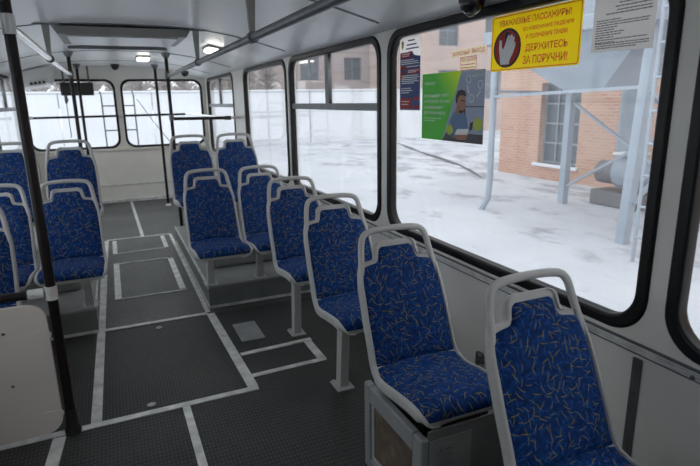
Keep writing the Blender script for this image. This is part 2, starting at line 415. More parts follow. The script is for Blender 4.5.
wn = [0]
def window(x, a, b, z0, z1, sgn, sash=False, M4=yz, r=.12, gw=.04, top_only=False):
    """rubber gasket, glass and, where there is one, the sliding vent at the top"""
    wn[0] += 1
    inner = x-sgn*.015
    g = sheet([rrect(a, b, z0, z1, r), rrect(a+gw, b-gw, z0+gw, z1-gw, r-gw*.6)], .045, M4(x+sgn*.0125), .009)
    root = tag(obj('window_%d' % wn[0], g, M['rubber'], smooth=50), kind='structure')
    obj('pane', sheet([rrect(a+gw-.005, b-gw+.005, z0+gw-.005, z1-gw+.005, r-gw*.6)], .005, M4(x+sgn*.026)), M['glass'], root)
    if sash:
        zb = z1-.375
        lp = [[(a+gw-.003, zb-.02), (b-gw+.003, zb-.02), (b-gw+.003, zb+.022), (a+gw-.003, zb+.022)]]
        obj('sash_rail', sheet(lp, .03, M4(x+sgn*.016)), M['steel_dark'], root)
        c = b-gw-(b-a-2*gw)*.50
        obj('sash_divider', sheet([[(c-.03, zb+.022), (c+.03, zb+.022), (c+.03, z1-gw+.002), (c-.03, z1-gw+.002)]], .026, M4(x+sgn*.016)), M['steel_dark'], root)
    return root
for i, (a, b) in enumerate(WR): window(XR, a, b, ZS, ZT, 1, sash=i in (0, 2))
for i, (a, b) in enumerate(WL): window(XL, a, b, ZS, ZT, -1, sash=i in (0, 2))
# passenger door on the left, beside the camera (out of frame, lets daylight in)
g = sheet([rrect(.84, 2.31, .03, ZT, .09), rrect(.90, 1.545, .75, ZT-.05, .06), rrect(1.605, 2.25, .75, ZT-.05, .06)], .06, yz(XL-.02))
d = tag(obj('door_1', g, M['rubber']), kind='structure')
for a, b in ((.89, 1.555), (1.595, 2.26)): obj('door_pane', sheet([rrect(a, b, .74, ZT-.04, .06)], .005, yz(XL-.02)), M['glass'], d)

# rear wall with its two windows
RW = [(-1.0, .125), (.190, 1.300)]
loops = [[(XL-.05, 0), (XR+.05, 0), (XR+.05, 1.95), (XL-.05, 1.95)]]
for a, b in RW: loops.append(rrect(a+.01, b-.01, .775+.01, 1.715-.01, .11))
struct('wall_rear', sheet(loops, .05, xz(YB+.025)), M['pillar'])
def xzs(y): return xz(y)
for a, b in RW: window(YB, a, b, .775, 1.715, 1, M4=xz, r=.13, gw=.03)
# front of the bus, behind the camera: unseen wall, kept nearly solid to dim the front
loops = [[(XL-.05, 0), (XR+.05, 0), (XR+.05, 1.95), (XL-.05, 1.95)]]
for a, b in ((XL+.07, -.2), (.5, XR-.07)): loops.append(rrect(a, b, .95, 1.60, .1))
struct('wall_front', sheet(loops, .05, xz(YF-.025)), M['pillar'])
for a, b in ((XL+.06, -.19), (.49, XR-.06)): window(YF, a, b, .94, 1.61, -1, M4=xz, r=.11, gw=.03)

tn = [0]
def trim(bm, m, smooth=None):
    tn[0] += 1
    return struct('trim_%d' % tn[0], bm, m, smooth)
# wall below the windows: laminate sheet, ribbed aluminium rail, upright joint strap
bm = bmesh.new(); box(bm, XR-.006, XR, YF+.02, YB-.004, .02, .652); trim(bm, M['wall'])
bm = bmesh.new(); box(bm, XL, XL+.006, YF+.02, .80, .02, .652); box(bm, XL, XL+.006, 2.34, YB-.004, .02, .652); trim(bm, M['wall'])
bm = bmesh.new()
for z in (.648, .656, .664): box(bm, XR-.013, XR, YF+.03, YB-.01, z, z+.0068, .002, 1)
trim(bm, M['alu'])
bm = bmesh.new(); box(bm, XR-.010, XR, YF+.03, YB-.01, .643, .676); trim(bm, M['steel_dark'])
bm = bmesh.new()
for z in (.640, .652, .664): box(bm, XL, XL+.017, 2.34, YB-.01, z, z+.010, .002, 1)
trim(bm, M['alu'])
bm = bmesh.new(); box(bm, XR-.012, XR-.006, .950, .979, .03, .632)
for z in (.60, .52, .33, .12): lathe(bm, [(.007, -.0145), (.007, -.012)], 10, (XR, .965, z), 'X')
trim(bm, M['steel_dark'])
bm = bmesh.new()
for q in [y for y in (1.20, .80, .55)]: lathe(bm, [(.005, -.020), (.008, -.016)], 8, (XR, q, .655), 'X')
trim(bm, M['steel_dark'])
# rear wall: ledge below the glass, rail, skirting
bm = bmesh.new(); box(bm, XL+.01, XR-.02, YB-.028, YB, .735, .768, .006); trim(bm, M['wall'])
bm = bmesh.new(); box(bm, XL+.01, XR-.02, YB-.012, YB, .245, .262, .003, 1); trim(bm, M['alu'])
bm = bmesh.new(); box(bm, XL+.01, XR-.02, YB-.025, YB, .0, .05, .006); trim(bm, M['alu'])
# ceiling ribs
for y, x0 in ((.9, XL+.2), (2.47, XL+.2), (4.0, XL+.2), (5.95, XL+.2), (7.25, XL+.2)):
    bm = bmesh.new(); xs = [XC+(-1.09+2.18*k/40) for k in range(41)]
    up = [[bm.verts.new((x, yy, ceil_z(x)+.004)) for x in xs] for yy in (y-.008, y+.008)]
    dn = [[bm.verts.new((x, yy, ceil_z(x)-.004)) for x in xs] for yy in (y-.008, y+.008)]
    for k in range(40):
        for q in ((dn[0][k], dn[0][k+1], dn[1][k+1], dn[1][k]), (up[0][k], up[1][k], up[1][k+1], up[0][k+1]), (up[0][k], up[0][k+1], dn[0][k+1], dn[0][k]), (up[1][k], dn[1][k], dn[1][k+1], up[1][k+1])): bm.faces.new(q)
    trim(bm, M['steel_dark'])
# bright cove bead above the side windows
for x in (XR-.012, XL+.012):
    bm = bmesh.new(); tube(bm, [(x, YF+.05, 1.729), (x, YB-.01, 1.729)], .012, 8); trim(bm, M['white'], 60)

# aluminium strips on the floor
def strip(p, q, w, screws=True):
    bm = bmesh.new(); a, b = Vector((*p, 0)), Vector((*q, 0))
    bar(bm, a+Vector((0, 0, .0025)), b+Vector((0, 0, .0025)), w, .005)
    L = (b-a).length; k = max(2, int(L/.22))
    if screws:
        for i in range(k):
            c = a.lerp(b, (i+.3)/(k-.4)); lathe(bm, [(.0055, .004), (.004, .0066)], 8, c)
    trim(bm, M['alu'])
strip((-.203, 2.388), (-.165, 5.925), .045)
strip((-1.0, 2.36), (.53, 2.375), .036)
strip((.508, 2.39), (.478, 3.45), .05)
strip((-.18, 3.465), (.46, 3.465), .036)
strip((.468, 3.49), (.468, 5.93), .03)
strip((-.16, 5.945), (.468, 5.945), .03)
strip((.19, 5.96), (.165, 8.26), .034)
strip((.18, 2.35), (.192, 1.2), .034)
strip((-.345, 2.335), (-.40, 1.6), .05)
for p, q in (((-.083, 4.02), (-.083, 5.0)), ((.372, 4.05), (.372, 4.96))): strip(p, q, .045, False)
for p, q in (((-.06, 4.02), (.40, 4.02)), ((-.06, 4.98), (.35, 4.98))): strip(p, q, .016, False)
for p, q in (((-.088, 5.33), (-.088, 5.87)), ((.380, 5.38), (.380, 5.89))): strip(p, q, .04, False)
strip((-.07, 5.345), (.37, 5.375), .016, False)
strip((.53, 2.765), (.955, 2.785), .034); strip((.925, 2.77), (.925, 2.52), .045); strip((.53, 2.50), (.945, 2.515), .034)
bm = bmesh.new(); box(bm, .572, .715, 2.925, 3.20, 0.0, .004, .001, 1)
tag(obj('floor_plate', bm, M['plinth_top']), 'small pale grey square cover plate set in the dark floor', 'floor plate')
for i, (x, y, lb) in enumerate(((.033, 2.44, 'worn ring pull in the floor panel near the front cross strip'), (.142, 3.36, 'worn ring pull in the floor panel near the far cross strip'))):
    bm = bmesh.new(); pts = [(x+.017*math.cos(t*math.pi/8), y+.012*math.sin(t*math.pi/8), .0035) for t in range(17)]
    tube(bm, pts, .003, 6); lathe(bm, [(.010, 0), (.010, .003)], 12, (x, y, .0))
    tag(obj('ring_pull', bm, M['alu'], smooth=40), lb, 'floor ring', 'floor ring pulls')

# raised boxes over the wheels, each side
def wheel_box(x0, x1, y0, y1, h, yb, h2, side, label):
    t = thing('wheel_box', label, 'wheel box', (0, 0, 0))
    bm = bmesh.new(); box(bm, x0, x1, y0, y1, 0, h-.012); obj('riser', bm, M['plinth'], t)
    bm = bmesh.new(); box(bm, x0, x1, y0, y1, h-.012, h); obj('tread', bm, M['plinth_top'], t)
    e = x0 if side > 0 else x1
    bm = bmesh.new(); box(bm, e-.005, e+.005, y0, y1, h-.02, h+.004); box(bm, e-.005, e+.005, y0, y1, 0.0, .016); obj('edge_strip', bm, M['alu'], t)
    bm = bmesh.new(); box(bm, x0, x1, y0-.006, y0, 0, .018); obj('foot_strip', bm, M['alu'], t)
    xa, xb = (x0+.09, x1) if side > 0 else (x0, x1-.09)
    bm = bmesh.new(); box(bm, xa, xb, yb, y1, h, h2, .03, 3); obj('arch_cover', bm, M['plinth_top'], t, smooth=40)
    return t
wheel_box(.494, XR-.008, 3.55, 5.55, .16, 3.93, .36, 1, 'grey wheel box beneath the paired seats on the window side by the posters')
wheel_box(XL+.008, -.205, 3.46, 5.55, .16, 3.86, .36, -1, 'grey wheel box beneath the paired seats behind the white barrier')

# ------------------------------------------------------------------ seats
def catmull(P, per=10):
    P = [Vector(p) for p in P]; out = []
    for i in range(len(P)-1):
        p0, p1, p2, p3 = P[max(i-1, 0)], P[i], P[i+1], P[min(i+2, len(P)-1)]
        for k in range(per):
            t = k/per
            out.append(.5*((2*p1)+(-p0+p2)*t+(2*p0-5*p1+4*p2-p3)*t*t+(-p0+3*p1-3*p2+p3)*t**3))
    out.append(P[-1]); return out
PC = catmull([(.036, .382), (.030, .406), (.052, .424), (.11, .427), (.20, .418), (.285, .406), (.335, .412), (.372, .440), (.398, .50), (.430, .575), (.466, .66), (.506, .745), (.531, .80), (.55, .86), (.57, .925)], 12)
AL = [0.]
for p, q in zip(PC, PC[1:]): AL.append(AL[-1]+(q-p).length)
def at(v):
    for i in range(len(PC)-1):
        if v <= AL[i+1] or i == len(PC)-2:
            f = (v-AL[i])/(AL[i+1]-AL[i]); p = PC[i].lerp(PC[i+1], f)
            t = (PC[min(i+2, len(PC)-1)]-PC[max(i-1, 0)]).normalized()
            return p, Vector((-t.y, t.x))
def v_z(z):
    for i in range(len(PC)-1):
        if PC[i].x > .335 and PC[i].y <= z <= PC[i+1].y: return AL[i]+(AL[i+1]-AL[i])*(z-PC[i].y)/(PC[i+1].y-PC[i].y)
def pt(x, v, nn):
    p, n_ = at(v); return (x, p.x+n_.x*nn, p.y+n_.y*nn)
def lerp_tab(tab, v):
    if v <= tab[0][0]: return tab[0][1]
    for (a, wa), (b, wb) in zip(tab, tab[1:]):
        if v <= b: return wa+(wb-wa)*(v-a)/(b-a)
    return tab[-1][1]
VB = v_z(.436)                                    # crease between seat and back
r0 = .06
SW = [(k/10*r0, .186-r0+math.sqrt(max(0, r0*r0-(r0-k/10*r0)**2))) for k in range(11)]
SW += [(.20, .188), (.34, .187), (VB-.03, .184), (VB+.04, .181), (v_z(.60), .180), (v_z(.70), .176), (v_z(.75), .170), (v_z(.765), .165), (v_z(.782), .160), (v_z(.786), .145), (v_z(.789), .113), (v_z(.794), .099), (v_z(.81), .0945), (v_z(.838), .0905), (v_z(.848), .082), (v_z(.854), .066)]
FW = [(v-.0, w-.015) for v, w in SW if v < v_z(.752)]
FW += [(v_z(.755), .151), (v_z(.764), .147), (v_z(.769), .138), (v_z(.773), .120), (v_z(.776), .096), (v_z(.781), .085), (v_z(.793), .079), (v_z(.811), .076), (v_z(.824), .072), (v_z(.832), .060)]
def grid_solid(sections, uvs=None):
    """closed rings of equal length -> skin with end caps"""
    bm = bmesh.new(); rings = [[bm.verts.new(p) for p in s] for s in sections]; m_ = len(rings[0])
    uvl = bm.loops.layers.uv.new('UVMap') if uvs else None
    for i in range(len(rings)-1):
        for k in range(m_):
            k2 = (k+1) % m_
            f = bm.faces.new((rings[i][k], rings[i][k2], rings[i+1][k2], rings[i+1][k]))
            if uvs:
                for lp, (a, b) in zip(f.loops, ((i, k), (i, k2), (i+1, k2), (i+1, k))): lp[uvl].uv = uvs[a][b]
    for r_, i in ((rings[0][::-1], 0), (rings[-1], len(rings)-1)):
        f = bm.faces.new(r_)
        if uvs:
            for lp in f.loops: lp[uvl].uv = uvs[i][0]
    return bm
def seat_meshes():
    vs = sorted(set([k/60*v_z(.745) for k in range(61)]+[v for v, w in SW]+[v_z(z) for z in (.77, .784, .7875, .792, .80)]))
    vs = [v for v in vs if v <= SW[-1][0]]
    sec = []
    for v in vs:
        w = lerp_tab(SW, v); d = -.024+.013*min(1, max(0, (v-v_z(.70))/(v_z(.785)-v_z(.70))))
        top = [(-w, d), (-w-.001, 0), (-w+.001, .007), (-w+.006, .011), (-w+.012, .011), (-w+.016, .004), (-w*.4, .001)]
        ring = top+[(-a, b) for a, b in top[::-1]]+[(w*.5, d-.003), (-w*.5, d-.003)]
        sec.append([pt(a, v, b) for a, b in ring])
    shell = grid_solid(sec)
    def pad(v0, v1, puff, arch):
        n_ = 46; vv = sorted(set([v0+(v1-v0)*k/n_ for k in range(n_+1)]+[v for v, w in FW if v0 < v < v1])); sec = []; uvs = []
        us = [-1+2*k/16 for k in range(17)]
        for v in vv:
            w = lerp_tab(FW, v); e0 = min(1, (v-v0)/.035); e1 = min(1, (v1-v)/.035)
            e = (1-(1-e0)**2)*(1-(1-e1)**2); ring = []; uv = []
            for u in us:
                dv = arch*(1-u*u)*((v-v0)/(v1-v0) if arch > 0 else (v1-v)/(v1-v0))
                ring.append(pt(u*w, v+dv, .004+(puff*e+.003)*(1-abs(u)**5))); uv.append((u*w, v+dv))
            ring += [pt(w*.99, v, .000), pt(-w*.99, v, .000)]; uv += [(w, v), (-w, v)]
            sec.append(ring); uvs.append(uv)
        return grid_solid(sec, uvs)
    cushion = pad(.022, VB-.012, .024, .022)
    backp = pad(VB-.004, FW[-1][0], .017, 0)
    # grab handle loop
    pts = [(-.167, .672), (-.163, .71), (-.157, .75), (-.152, .78), (-.148, .81), (-.142, .845), (-.135, .868), (-.121, .884), (-.097, .892), (-.055, .896), (0, .8975)]
    pts = pts+[(-a, b) for a, b in pts[-2::-1]]
    path = [Vector(pt(a, v_z(b), .003-.010*min(1, max(0, (.775-b)/.10)))) for a, b in pts]
    rr = []
    for a, b in pts: rr.append(.0125-.008*min(1, max(0, (.76-b)/.09)))
    fine = []; fr = []
    q = catmull(path, 4)
    for i in range(len(q)): fine.append(q[i]); fr.append(rr[min(i//4, len(rr)-1)])
    hb = bmesh.new(); nrm = at(v_z(.85))[1]; tube(hb, fine, fr, 12, ref=(0, nrm.x, nrm.y), flat=.85)
    # tray under the pan
    tb = bmesh.new(); hexa(tb, [(-.145, .12, .358), (.145, .12, .358), (.145, .33, .358), (-.145, .33, .358), (-.165, .07, .398), (.165, .07, .398), (.165, .345, .386), (-.165, .345, .386)])
    return shell, cushion, backp, hb, tb
shell_b, cush_b, back_b, hand_b, tray_b = seat_meshes()
def mesh_of(name, bm, m, smooth):
    me = bpy.data.meshes.new(name); bmesh.ops.recalc_face_normals(bm, faces=bm.faces[:]); bm.to_mesh(me); bm.free(); me.materials.append(m)
    for p in me.polygons: p.use_smooth = True
    try: me.set_sharp_from_angle(angle=R(smooth))
    except Exception: pass
    return me
def build_seat():
    root = thing('bus_seat', 'x', 'seat')
    for nm, b_, m_, sm in (('shell', shell_b, M['plastic'], 45), ('seat_cushion', cush_b, M['fabric'], 60), ('back_cushion', back_b, M['fabric'], 60), ('grab_handle', hand_b, M['plastic'], 60), ('underframe', tray_b, M['plastic'], 30)):
        o = bpy.data.objects.new(nm, mesh_of(nm, b_, m_, sm)); COL.objects.link(o); o.parent = root
    return root
def pedestal(top):
    """leg of a given height under the pan, standing on local z = 0, with its foot plate"""
    lb = bmesh.new(); hexa(lb, [(-.022, .262, .008), (.022, .262, .008), (.022, .315, .008), (-.022, .315, .008), (-.020, .225, top), (.020, .225, top), (.020, .285, top), (-.020, .285, top)])
    fb = bmesh.new(); box(fb, -.045, .045, .235, .345, 0, .008, .002, 1)
    for x in (-.03, .03): lathe(fb, [(.008, .008), (.008, .014)], 6, (x, .335, 0))
    return lb, fb
proto = build_seat(); first = [True]
LEGS = {}
def seat(x, y, base, lift, label, group, leg='pedestal', legx=-.035, k=1.0):
    """base: height it stands on; lift: how much higher than a seat on the floor"""
    if first[0]: r = proto; first[0] = False; kids = list(r.children)
    else:
        r = proto.copy(); COL.objects.link(r); kids = []
        for c in PARTS:
            d = c.copy(); COL.objects.link(d); d.parent = r; kids.append(d)
    r.location = (x, y, base); tag(r, label, 'seat', group)
    for d in kids: d.location = (0, 0, lift-base)
    top = .360+lift-base
    if leg == 'pedestal':
        key = ('p', round(top, 3))
        if key not in LEGS:
            lb, fb = pedestal(top); LEGS[key] = (mesh_of('leg', lb, M['plastic'], 30), mesh_of('foot_plate', fb, M['plastic'], 30))
        lo = bpy.data.objects.new('leg', LEGS[key][0]); COL.objects.link(lo); lo.parent = r; lo.location = (legx, 0, 0)
        fo = bpy.data.objects.new('foot_plate', LEGS[key][1]); COL.objects.link(fo); fo.parent = lo
    else:
        key = ('b', round(top, 3))
        if key not in LEGS:
            bm = bmesh.new(); box(bm, -.13, -.10, .10, .36, 0, top); LEGS[key] = mesh_of('mounting_bar', bm, M['steel_dark'], 30)
        for s in (0, .23):
            lo = bpy.data.objects.new('mounting_bar', LEGS[key]); COL.objects.link(lo); lo.parent = r; lo.location = (s, 0, 0)
    return r
PARTS = list(proto.children)
GS, GD = 'single seats along the window side', 'paired seats over the wheel boxes'
seat(1.02, .535, .30, 0, 'blue patterned seat nearest the camera, by the upright wall strap', GS, 'bar')
seat(.958, 1.215, .30, 0, 'blue patterned seat on the grey cabinet with the brown filter grille', GS, 'bar')
seat(.990, 1.925, 0, .012, 'blue single seat on a pedestal leg, just behind the cabinet seat', GS, legx=-.075)
seat(.992, 2.620, 0, .016, 'blue single seat on a pedestal leg beside the wheel box front', GS, legx=-.085)
seat(.585, 3.31, .16, .018, 'aisle seat of the nearer pair on the window side wheel box', GD, legx=-.065)
seat(.965, 3.31, .16, .018, 'window seat of the nearer pair, partly behind the single seats', GD, legx=-.10)
seat(.590, 4.12, .36, .215, 'aisle seat of the raised rear pair on the poster side, beside the bare post', GD, legx=-.06)
seat(.968, 4.12, .36, .215, 'window seat of the raised rear pair on the poster side', GD, legx=-.06)
seat(-.295, 3.24, .16, .014, 'aisle seat of the pair behind the black pole and white barrier', GD, legx=.06)
seat(-.680, 3.24, .16, .014, 'window seat of the pair behind the white barrier, crossed by the black pole', GD, legx=.06)
seat(-.30, 4.05, .36, .215, 'aisle seat of the raised rear pair under the hanging black display', GD, legx=.06)
seat(-.685, 4.05, .36, .215, 'window seat of the raised rear pair, beside the black pole', GD, legx=.06)
seat(-.685, 2.56, 0, 0, 'partly cut off blue seat above the barrier, at the picture edge', GS)

# cabinets that carry the two nearest seats
t = thing('seat_cabinet', 'grey steel cabinet with brown filter panel carrying the second nearest seat', 'cabinet', (0, 0, 0))
cx0, cx1, cy0, cy1, ch = .772, XR-.02, 1.232, 1.64, .30
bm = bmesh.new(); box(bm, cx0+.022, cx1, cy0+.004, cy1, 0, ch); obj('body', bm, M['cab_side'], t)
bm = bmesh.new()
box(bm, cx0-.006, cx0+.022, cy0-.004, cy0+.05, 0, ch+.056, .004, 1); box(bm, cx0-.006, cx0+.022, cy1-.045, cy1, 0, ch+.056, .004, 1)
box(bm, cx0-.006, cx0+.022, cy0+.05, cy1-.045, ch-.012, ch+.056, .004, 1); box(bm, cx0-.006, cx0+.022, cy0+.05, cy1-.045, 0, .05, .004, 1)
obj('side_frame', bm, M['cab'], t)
bm = bmesh.new(); box(bm, cx0+.010, cx0+.022, cy0+.062, cy1-.06, .06, ch-.015); fp = obj('filter_panel', bm, M['filter'], t)
bm = bmesh.new()
for a, b, c, d in ((cy0+.05, cy1-.045, .05, .062), (cy0+.05, cy1-.045, ch-.018, ch-.005), (cy0+.05, cy0+.064, .062, ch-.018), (cy1-.060, cy1-.045, .062, ch-.018)): box(bm, cx0+.004, cx0+.014, a, b, c, d)
for q in (cy0+.11, cy1-.11): lathe(bm, [(.006, 0), (.006, .004)], 8, (cx0+.0, q, ch-.012), 'X')
obj('filter_rim', bm, M['plastic'], fp)
bm = bmesh.new(); box(bm, cx0+.024, .955, cy0-.003, cy0+.004, .01, .345); fpn = obj('front_panel', bm, M['plinth_top'], t)
bm = bmesh.new(); box(bm, cx0+.022, cx1, cy0-.0005, cy0+.004, .0, .379); obj('front_plate', bm, M['cab_side'], t)  # dark front; its band above the panel stands in for contact shadow
bm = bmesh.new(); box(bm, .818, .888, cy0-.004, cy0-.003, .240, .322)
lab = obj('rating_label', bm, M['plinth_top'], t)
bm = bmesh.new()
for k in range(5): box(bm, .826+(.010 if k % 2 else 0), .880-(k % 3)*.006, cy0-.0046, cy0-.004, .248+.010*k, .2525+.010*k)
hexa(bm, [(.832, cy0-.0046, .298), (.850, cy0-.0046, .298), (.850, cy0-.004, .298), (.832, cy0-.004, .298), (.8405, cy0-.0046, .314), (.8415, cy0-.0046, .314), (.8415, cy0-.004, .314), (.8405, cy0-.004, .314)])
box(bm, .855, .880, cy0-.0046, cy0-.004, .300, .310)
obj('label_print', bm, M['cab_side'], lab)
bm = bmesh.new(); box(bm, .86, XR-.02, .56, .99, 0, .298, .008)
t = thing('seat_box', 'low dark grey box under the nearest blue seat', 'box', (0, 0, 0)); obj('body', bm, M['cab_side'], t)
bm = bmesh.new(); box(bm, .855, XR-.02, .985, .995, .02, .285, .002, 1); obj('rear_plate', bm, M['plinth'], t)
# wall bracket by the cabinet seat
bm = bmesh.new(); box(bm, XR-.022, XR-.006, 1.66, 1.705, .235, .33, .012, 3); lathe(bm, [(.008, -.03), (.008, -.02)], 10, (XR, 1.682, .295), 'X')
tag(obj('wall_bracket', bm, M['steel_dark'], smooth=40), 'small metal wall bracket beside the cabinet seat cushion', 'bracket')

# ------------------------------------------------------------------ poles, rails, barrier
def sleeve(bm, a, b, r): tube(bm, [a, b], r, 14)
t = thing('grab_pole', 'black grab pole at the corner of the white barrier', 'pole', (-.292, 2.36, 0))
bm = bmesh.new(); tube(bm, [(0, 0, 0.02), (0, 0, ceil_z(-.292)+.002)], .0195, 16); obj('shaft', bm, M['pole'], t, 60)
bm = bmesh.new(); lathe(bm, [(.033, 0), (.033, .022), (.026, .04), (.0235, .11), (.0235, .115)], 16); obj('foot_socket', bm, M['black'], t, 40)
for z0, z1 in ((1.63, 1.70), (.615, .672)):
    bm = bmesh.new(); tube(bm, [(0, 0, z0), (0, 0, z1)], .0235, 16); obj('clamp', bm, M['chrome'] if z0 > 1 else M['alu'], t, 40)
t = thing('barrier', 'white rounded barrier board hung under a black rail', 'barrier', (-.36, 2.36, 0))
me = sheet([rrect(-.64, .038, .022, .605, .07)], .016, xz(0), .003); obj('board', me, M['board'], t, 40)
bm = bmesh.new(); tube(bm, [(-.64, 0, .645), (-.02, 0, .645)], .0175, 14); rl = obj('rail', bm, M['pole'], t, 60)
bm = bmesh.new(); tube(bm, [(-.015, 0, .645), (.041, 0, .645)], .021, 14); lathe(bm, [(.006, -.027), (.006, -.018)], 8, (.005, 0, .648), 'Y'); obj('clamp', bm, M['alu'], rl, 40)
for z in (.11, .47):
    bm = bmesh.new(); me2 = sheet([rrect(-.03, .046, z-.016, z+.016, .015)], .004, xz(-.011)); obj('clip', me2, M['board'], t)
for x, z in ((-.12, .50), (-.12, .27), (-.35, .50), (-.35, .27)):
    bm = bmesh.new(); lathe(bm, [(.006, -.0105), (.006, -.008)], 8, (x, 0, z), 'Y'); obj('screw', bm, M['steel_dark'], t)

def tall_pole(x, y, z0, label, clamps=()):
    t = thing('grab_pole', label, 'pole', (x, y, z0))
    top = ceil_z(x)-z0
    bm = bmesh.new(); tube(bm, [(0, 0, .004), (0, 0, top)], .0175, 12); obj('shaft', bm, M['pole'], t, 60)
    bm = bmesh.new(); lathe(bm, [(.038, 0), (.038, .006), (.024, .03)], 14); obj('foot_flange', bm, M['alu'], t, 40)
    bm = bmesh.new(); lathe(bm, [(.024, top-.05), (.045, top-.012), (.045, top)], 14); obj('ceiling_flange', bm, M['steel_dark'], t, 40)
    for z in clamps:
        bm = bmesh.new(); tube(bm, [(0, 0, z-z0-.03), (0, 0, z-z0+.03)], .025, 12); obj('clamp', bm, M['steel_dark'], t, 40)
    return t
tall_pole(.600, 5.95, 0, 'black post rising beside the raised rear seats on the poster side', (1.66, 1.235))
tall_pole(.625, 7.70, 0, 'black post standing free on the rear floor, on the poster side')
tall_pole(-.285, 5.95, 0, 'black post in front of the hanging display, the nearer of two', (1.66,))
tall_pole(-.295, 7.70, 0, 'black post behind its twin, close to the hanging display')

def hanger(bm, x, y, z, w):
    zt = ceil_z(x)
    hexa(bm, [(x-.011, y-.010, z-.005), (x+.011, y-.010, z-.005), (x+.011, y+.010, z-.005), (x-.011, y+.010, z-.005), (x-.022, y-.012, zt-.008), (x+.022, y-.012, zt-.008), (x+.022, y+.012, zt-.008), (x-.022, y+.012, zt-.008)])
def ceiling_rail(name_label, p, q, m, hs):
    t = thing('ceiling_rail', name_label, 'handrail', (0, 0, 0)); p, q = Vector(p), Vector(q)
    bm = bmesh.new(); tube(bm, [p, q], .0175, 14); obj('tube', bm, m, t, 60)
    for y in hs:
        c = p.lerp(q, (y-p.y)/(q.y-p.y))
        bm = bmesh.new(); hanger(bm, c.x, c.y, c.z+.02, .02); h = obj('hanger', bm, M['fireglass'], t)
        bm = bmesh.new(); tube(bm, [c-Vector((0, .022, 0)), c+Vector((0, .022, 0))], .025, 14); obj('clamp', bm, M['steel_dark'], h, 40)
        bm = bmesh.new(); box(bm, c.x-.07, c.x+.07, c.y-.018, c.y+.018, ceil_z(c.x)-.012, ceil_z(c.x)-.004); obj('hanger_plate', bm, M['steel_dark'], h)
ceiling_rail('dark grab rail hung from the ceiling along the poster side', (.622, -1.0, 1.654), (.612, 5.925, 1.654), M['steel_dark'], (.95, 2.44, 4.0))
ceiling_rail('shiny grab rail hung from the ceiling, starting at the black pole', (-.297, 2.39, 1.665), (-.288, 5.925, 1.66), M['chrome'], (3.95,))
t = thing('cross_bar', 'grey flat bar across the ceiling in front of the two rear posts', 'handrail', (0, 0, 0))
bm = bmesh.new(); box(bm, -.255, .565, 5.43, 5.47, 1.855, 1.885, .006); obj('bar', bm, M['steel_dark'], t)
t = thing('side_rail', 'black grab bar from the rear post towards the side window', 'handrail', (0, 0, 0))
bm = bmesh.new(); tube(bm, [(.622, 5.95, 1.222), (1.19, 5.95, 1.215)], .0165, 12); obj('tube', bm, M['pole'], t, 60)
bm = bmesh.new(); tube(bm, [(1.19, 5.95, 1.215), (XR-.004, 6.05, 1.215)], .014, 12); obj('end_tube', bm, M['chrome'], t, 60)
bm = bmesh.new(); tube(bm, [(1.15, 5.95, 1.2155), (1.215, 5.95, 1.215)], .022, 12); obj('clamp', bm, M['black'], t, 40)
t = thing('rear_rail', 'dark guard bar across both rear windows', 'handrail', (0, 0, 0))
bm = bmesh.new(); tube(bm, [(-.93, 8.16, 1.22), (1.02, 8.16, 1.225)], .015, 12); obj('tube', bm, M['pole'], t, 60)
bm = bmesh.new(); tube(bm, [(1.02, 8.16, 1.225), (1.07, 7.9, 1.222), (1.11, 7.0, 1.22), (1.165, 5.975, 1.217)], .014, 12); obj('side_tube', bm, M['chrome'], t, 60)
for x in (-.93, .16):
    bm = bmesh.new(); tube(bm, [(x, 8.16, 1.222), (x, 8.297, 1.222)], .013, 10); tube(bm, [(x-.03, 8.16, 1.2215), (x+.03, 8.16, 1.2215)], .021, 10); obj('bracket', bm, M['alu'], t, 40)

# ------------------------------------------------------------------ ceiling fittings
t = thing('roof_hatch', 'roof hatch hanging below the ceiling, frame in shade grey', 'roof hatch', (.16, 4.40, 0))
bm = bmesh.new(); hexa(bm, [(-.40, -.33, 1.825), (.40, -.33, 1.825), (.40, .33, 1.825), (-.40, .33, 1.825), (-.43, -.36, 1.872), (.43, -.36, 1.872), (.43, .36, 1.872), (-.43, .36, 1.872)]); obj('frame', bm, M['fireglass'], t)  # grey frame colour puts in the shade on its lip
bm = bmesh.new(); box(bm, -.35, .35, -.28, .28, 1.815, 1.825, .004, 1); obj('cover', bm, M['ceiling'], t)
def lamp(x, y, label):
    z = ceil_z(x); s = (ceil_z(x+.05)-ceil_z(x-.05))/.1
    t = thing('ceiling_lamp', label, 'lamp', (x, y, z), group='ceiling lamps'); t.rotation_euler = (0, -math.atan(s), 0)
    bm = bmesh.new(); box(bm, -.07, .07, -.14, .16, -.02, .006, .006); obj('housing', bm, M['fireglass'], t, 40)
    bm = bmesh.new(); box(bm, -.062, .062, -.13, .10, -.045, -.018, .014, 3); obj('lens', bm, M['lens'], t, 40)
lamp(.885, 4.85, 'lit ceiling lamp above the raised pair by the roof hatch')
lamp(.42, 6.58, 'lit ceiling lamp nearer the rear windows, the smaller looking one')
def dome(x, y, z, label, r=.048):
    t = thing('dome_camera', label, 'camera', (x, y, z), group='black dome cameras')
    bm = bmesh.new(); lathe(bm, [(r*1.08, 0), (r*1.12, -.012), (r*1.05, -.03)], 20); obj('base', bm, M['black'], t, 40)
    bm = bmesh.new(); lathe(bm, [(r*math.cos(a), -.028-r*.95*math.sin(a)) for a in [R(k*10) for k in range(9)]], 20); obj('dome', bm, mat('smoked_dome', (.02, .02, .022), .08), t, 60)
    bm = bmesh.new(); lathe(bm, [(.014, -.062), (.014, -.072), (.008, -.078)], 12, (-.014, -.012, -.002)); obj('lens', bm, M['steel_dark'], t, 40)
dome(.152, 7.95, ceil_z(.152), 'black dome camera hanging above the pillar between the rear windows')
dome(1.02, 7.85, ceil_z(1.02), 'black dome camera in the rear ceiling corner, over the small side window')
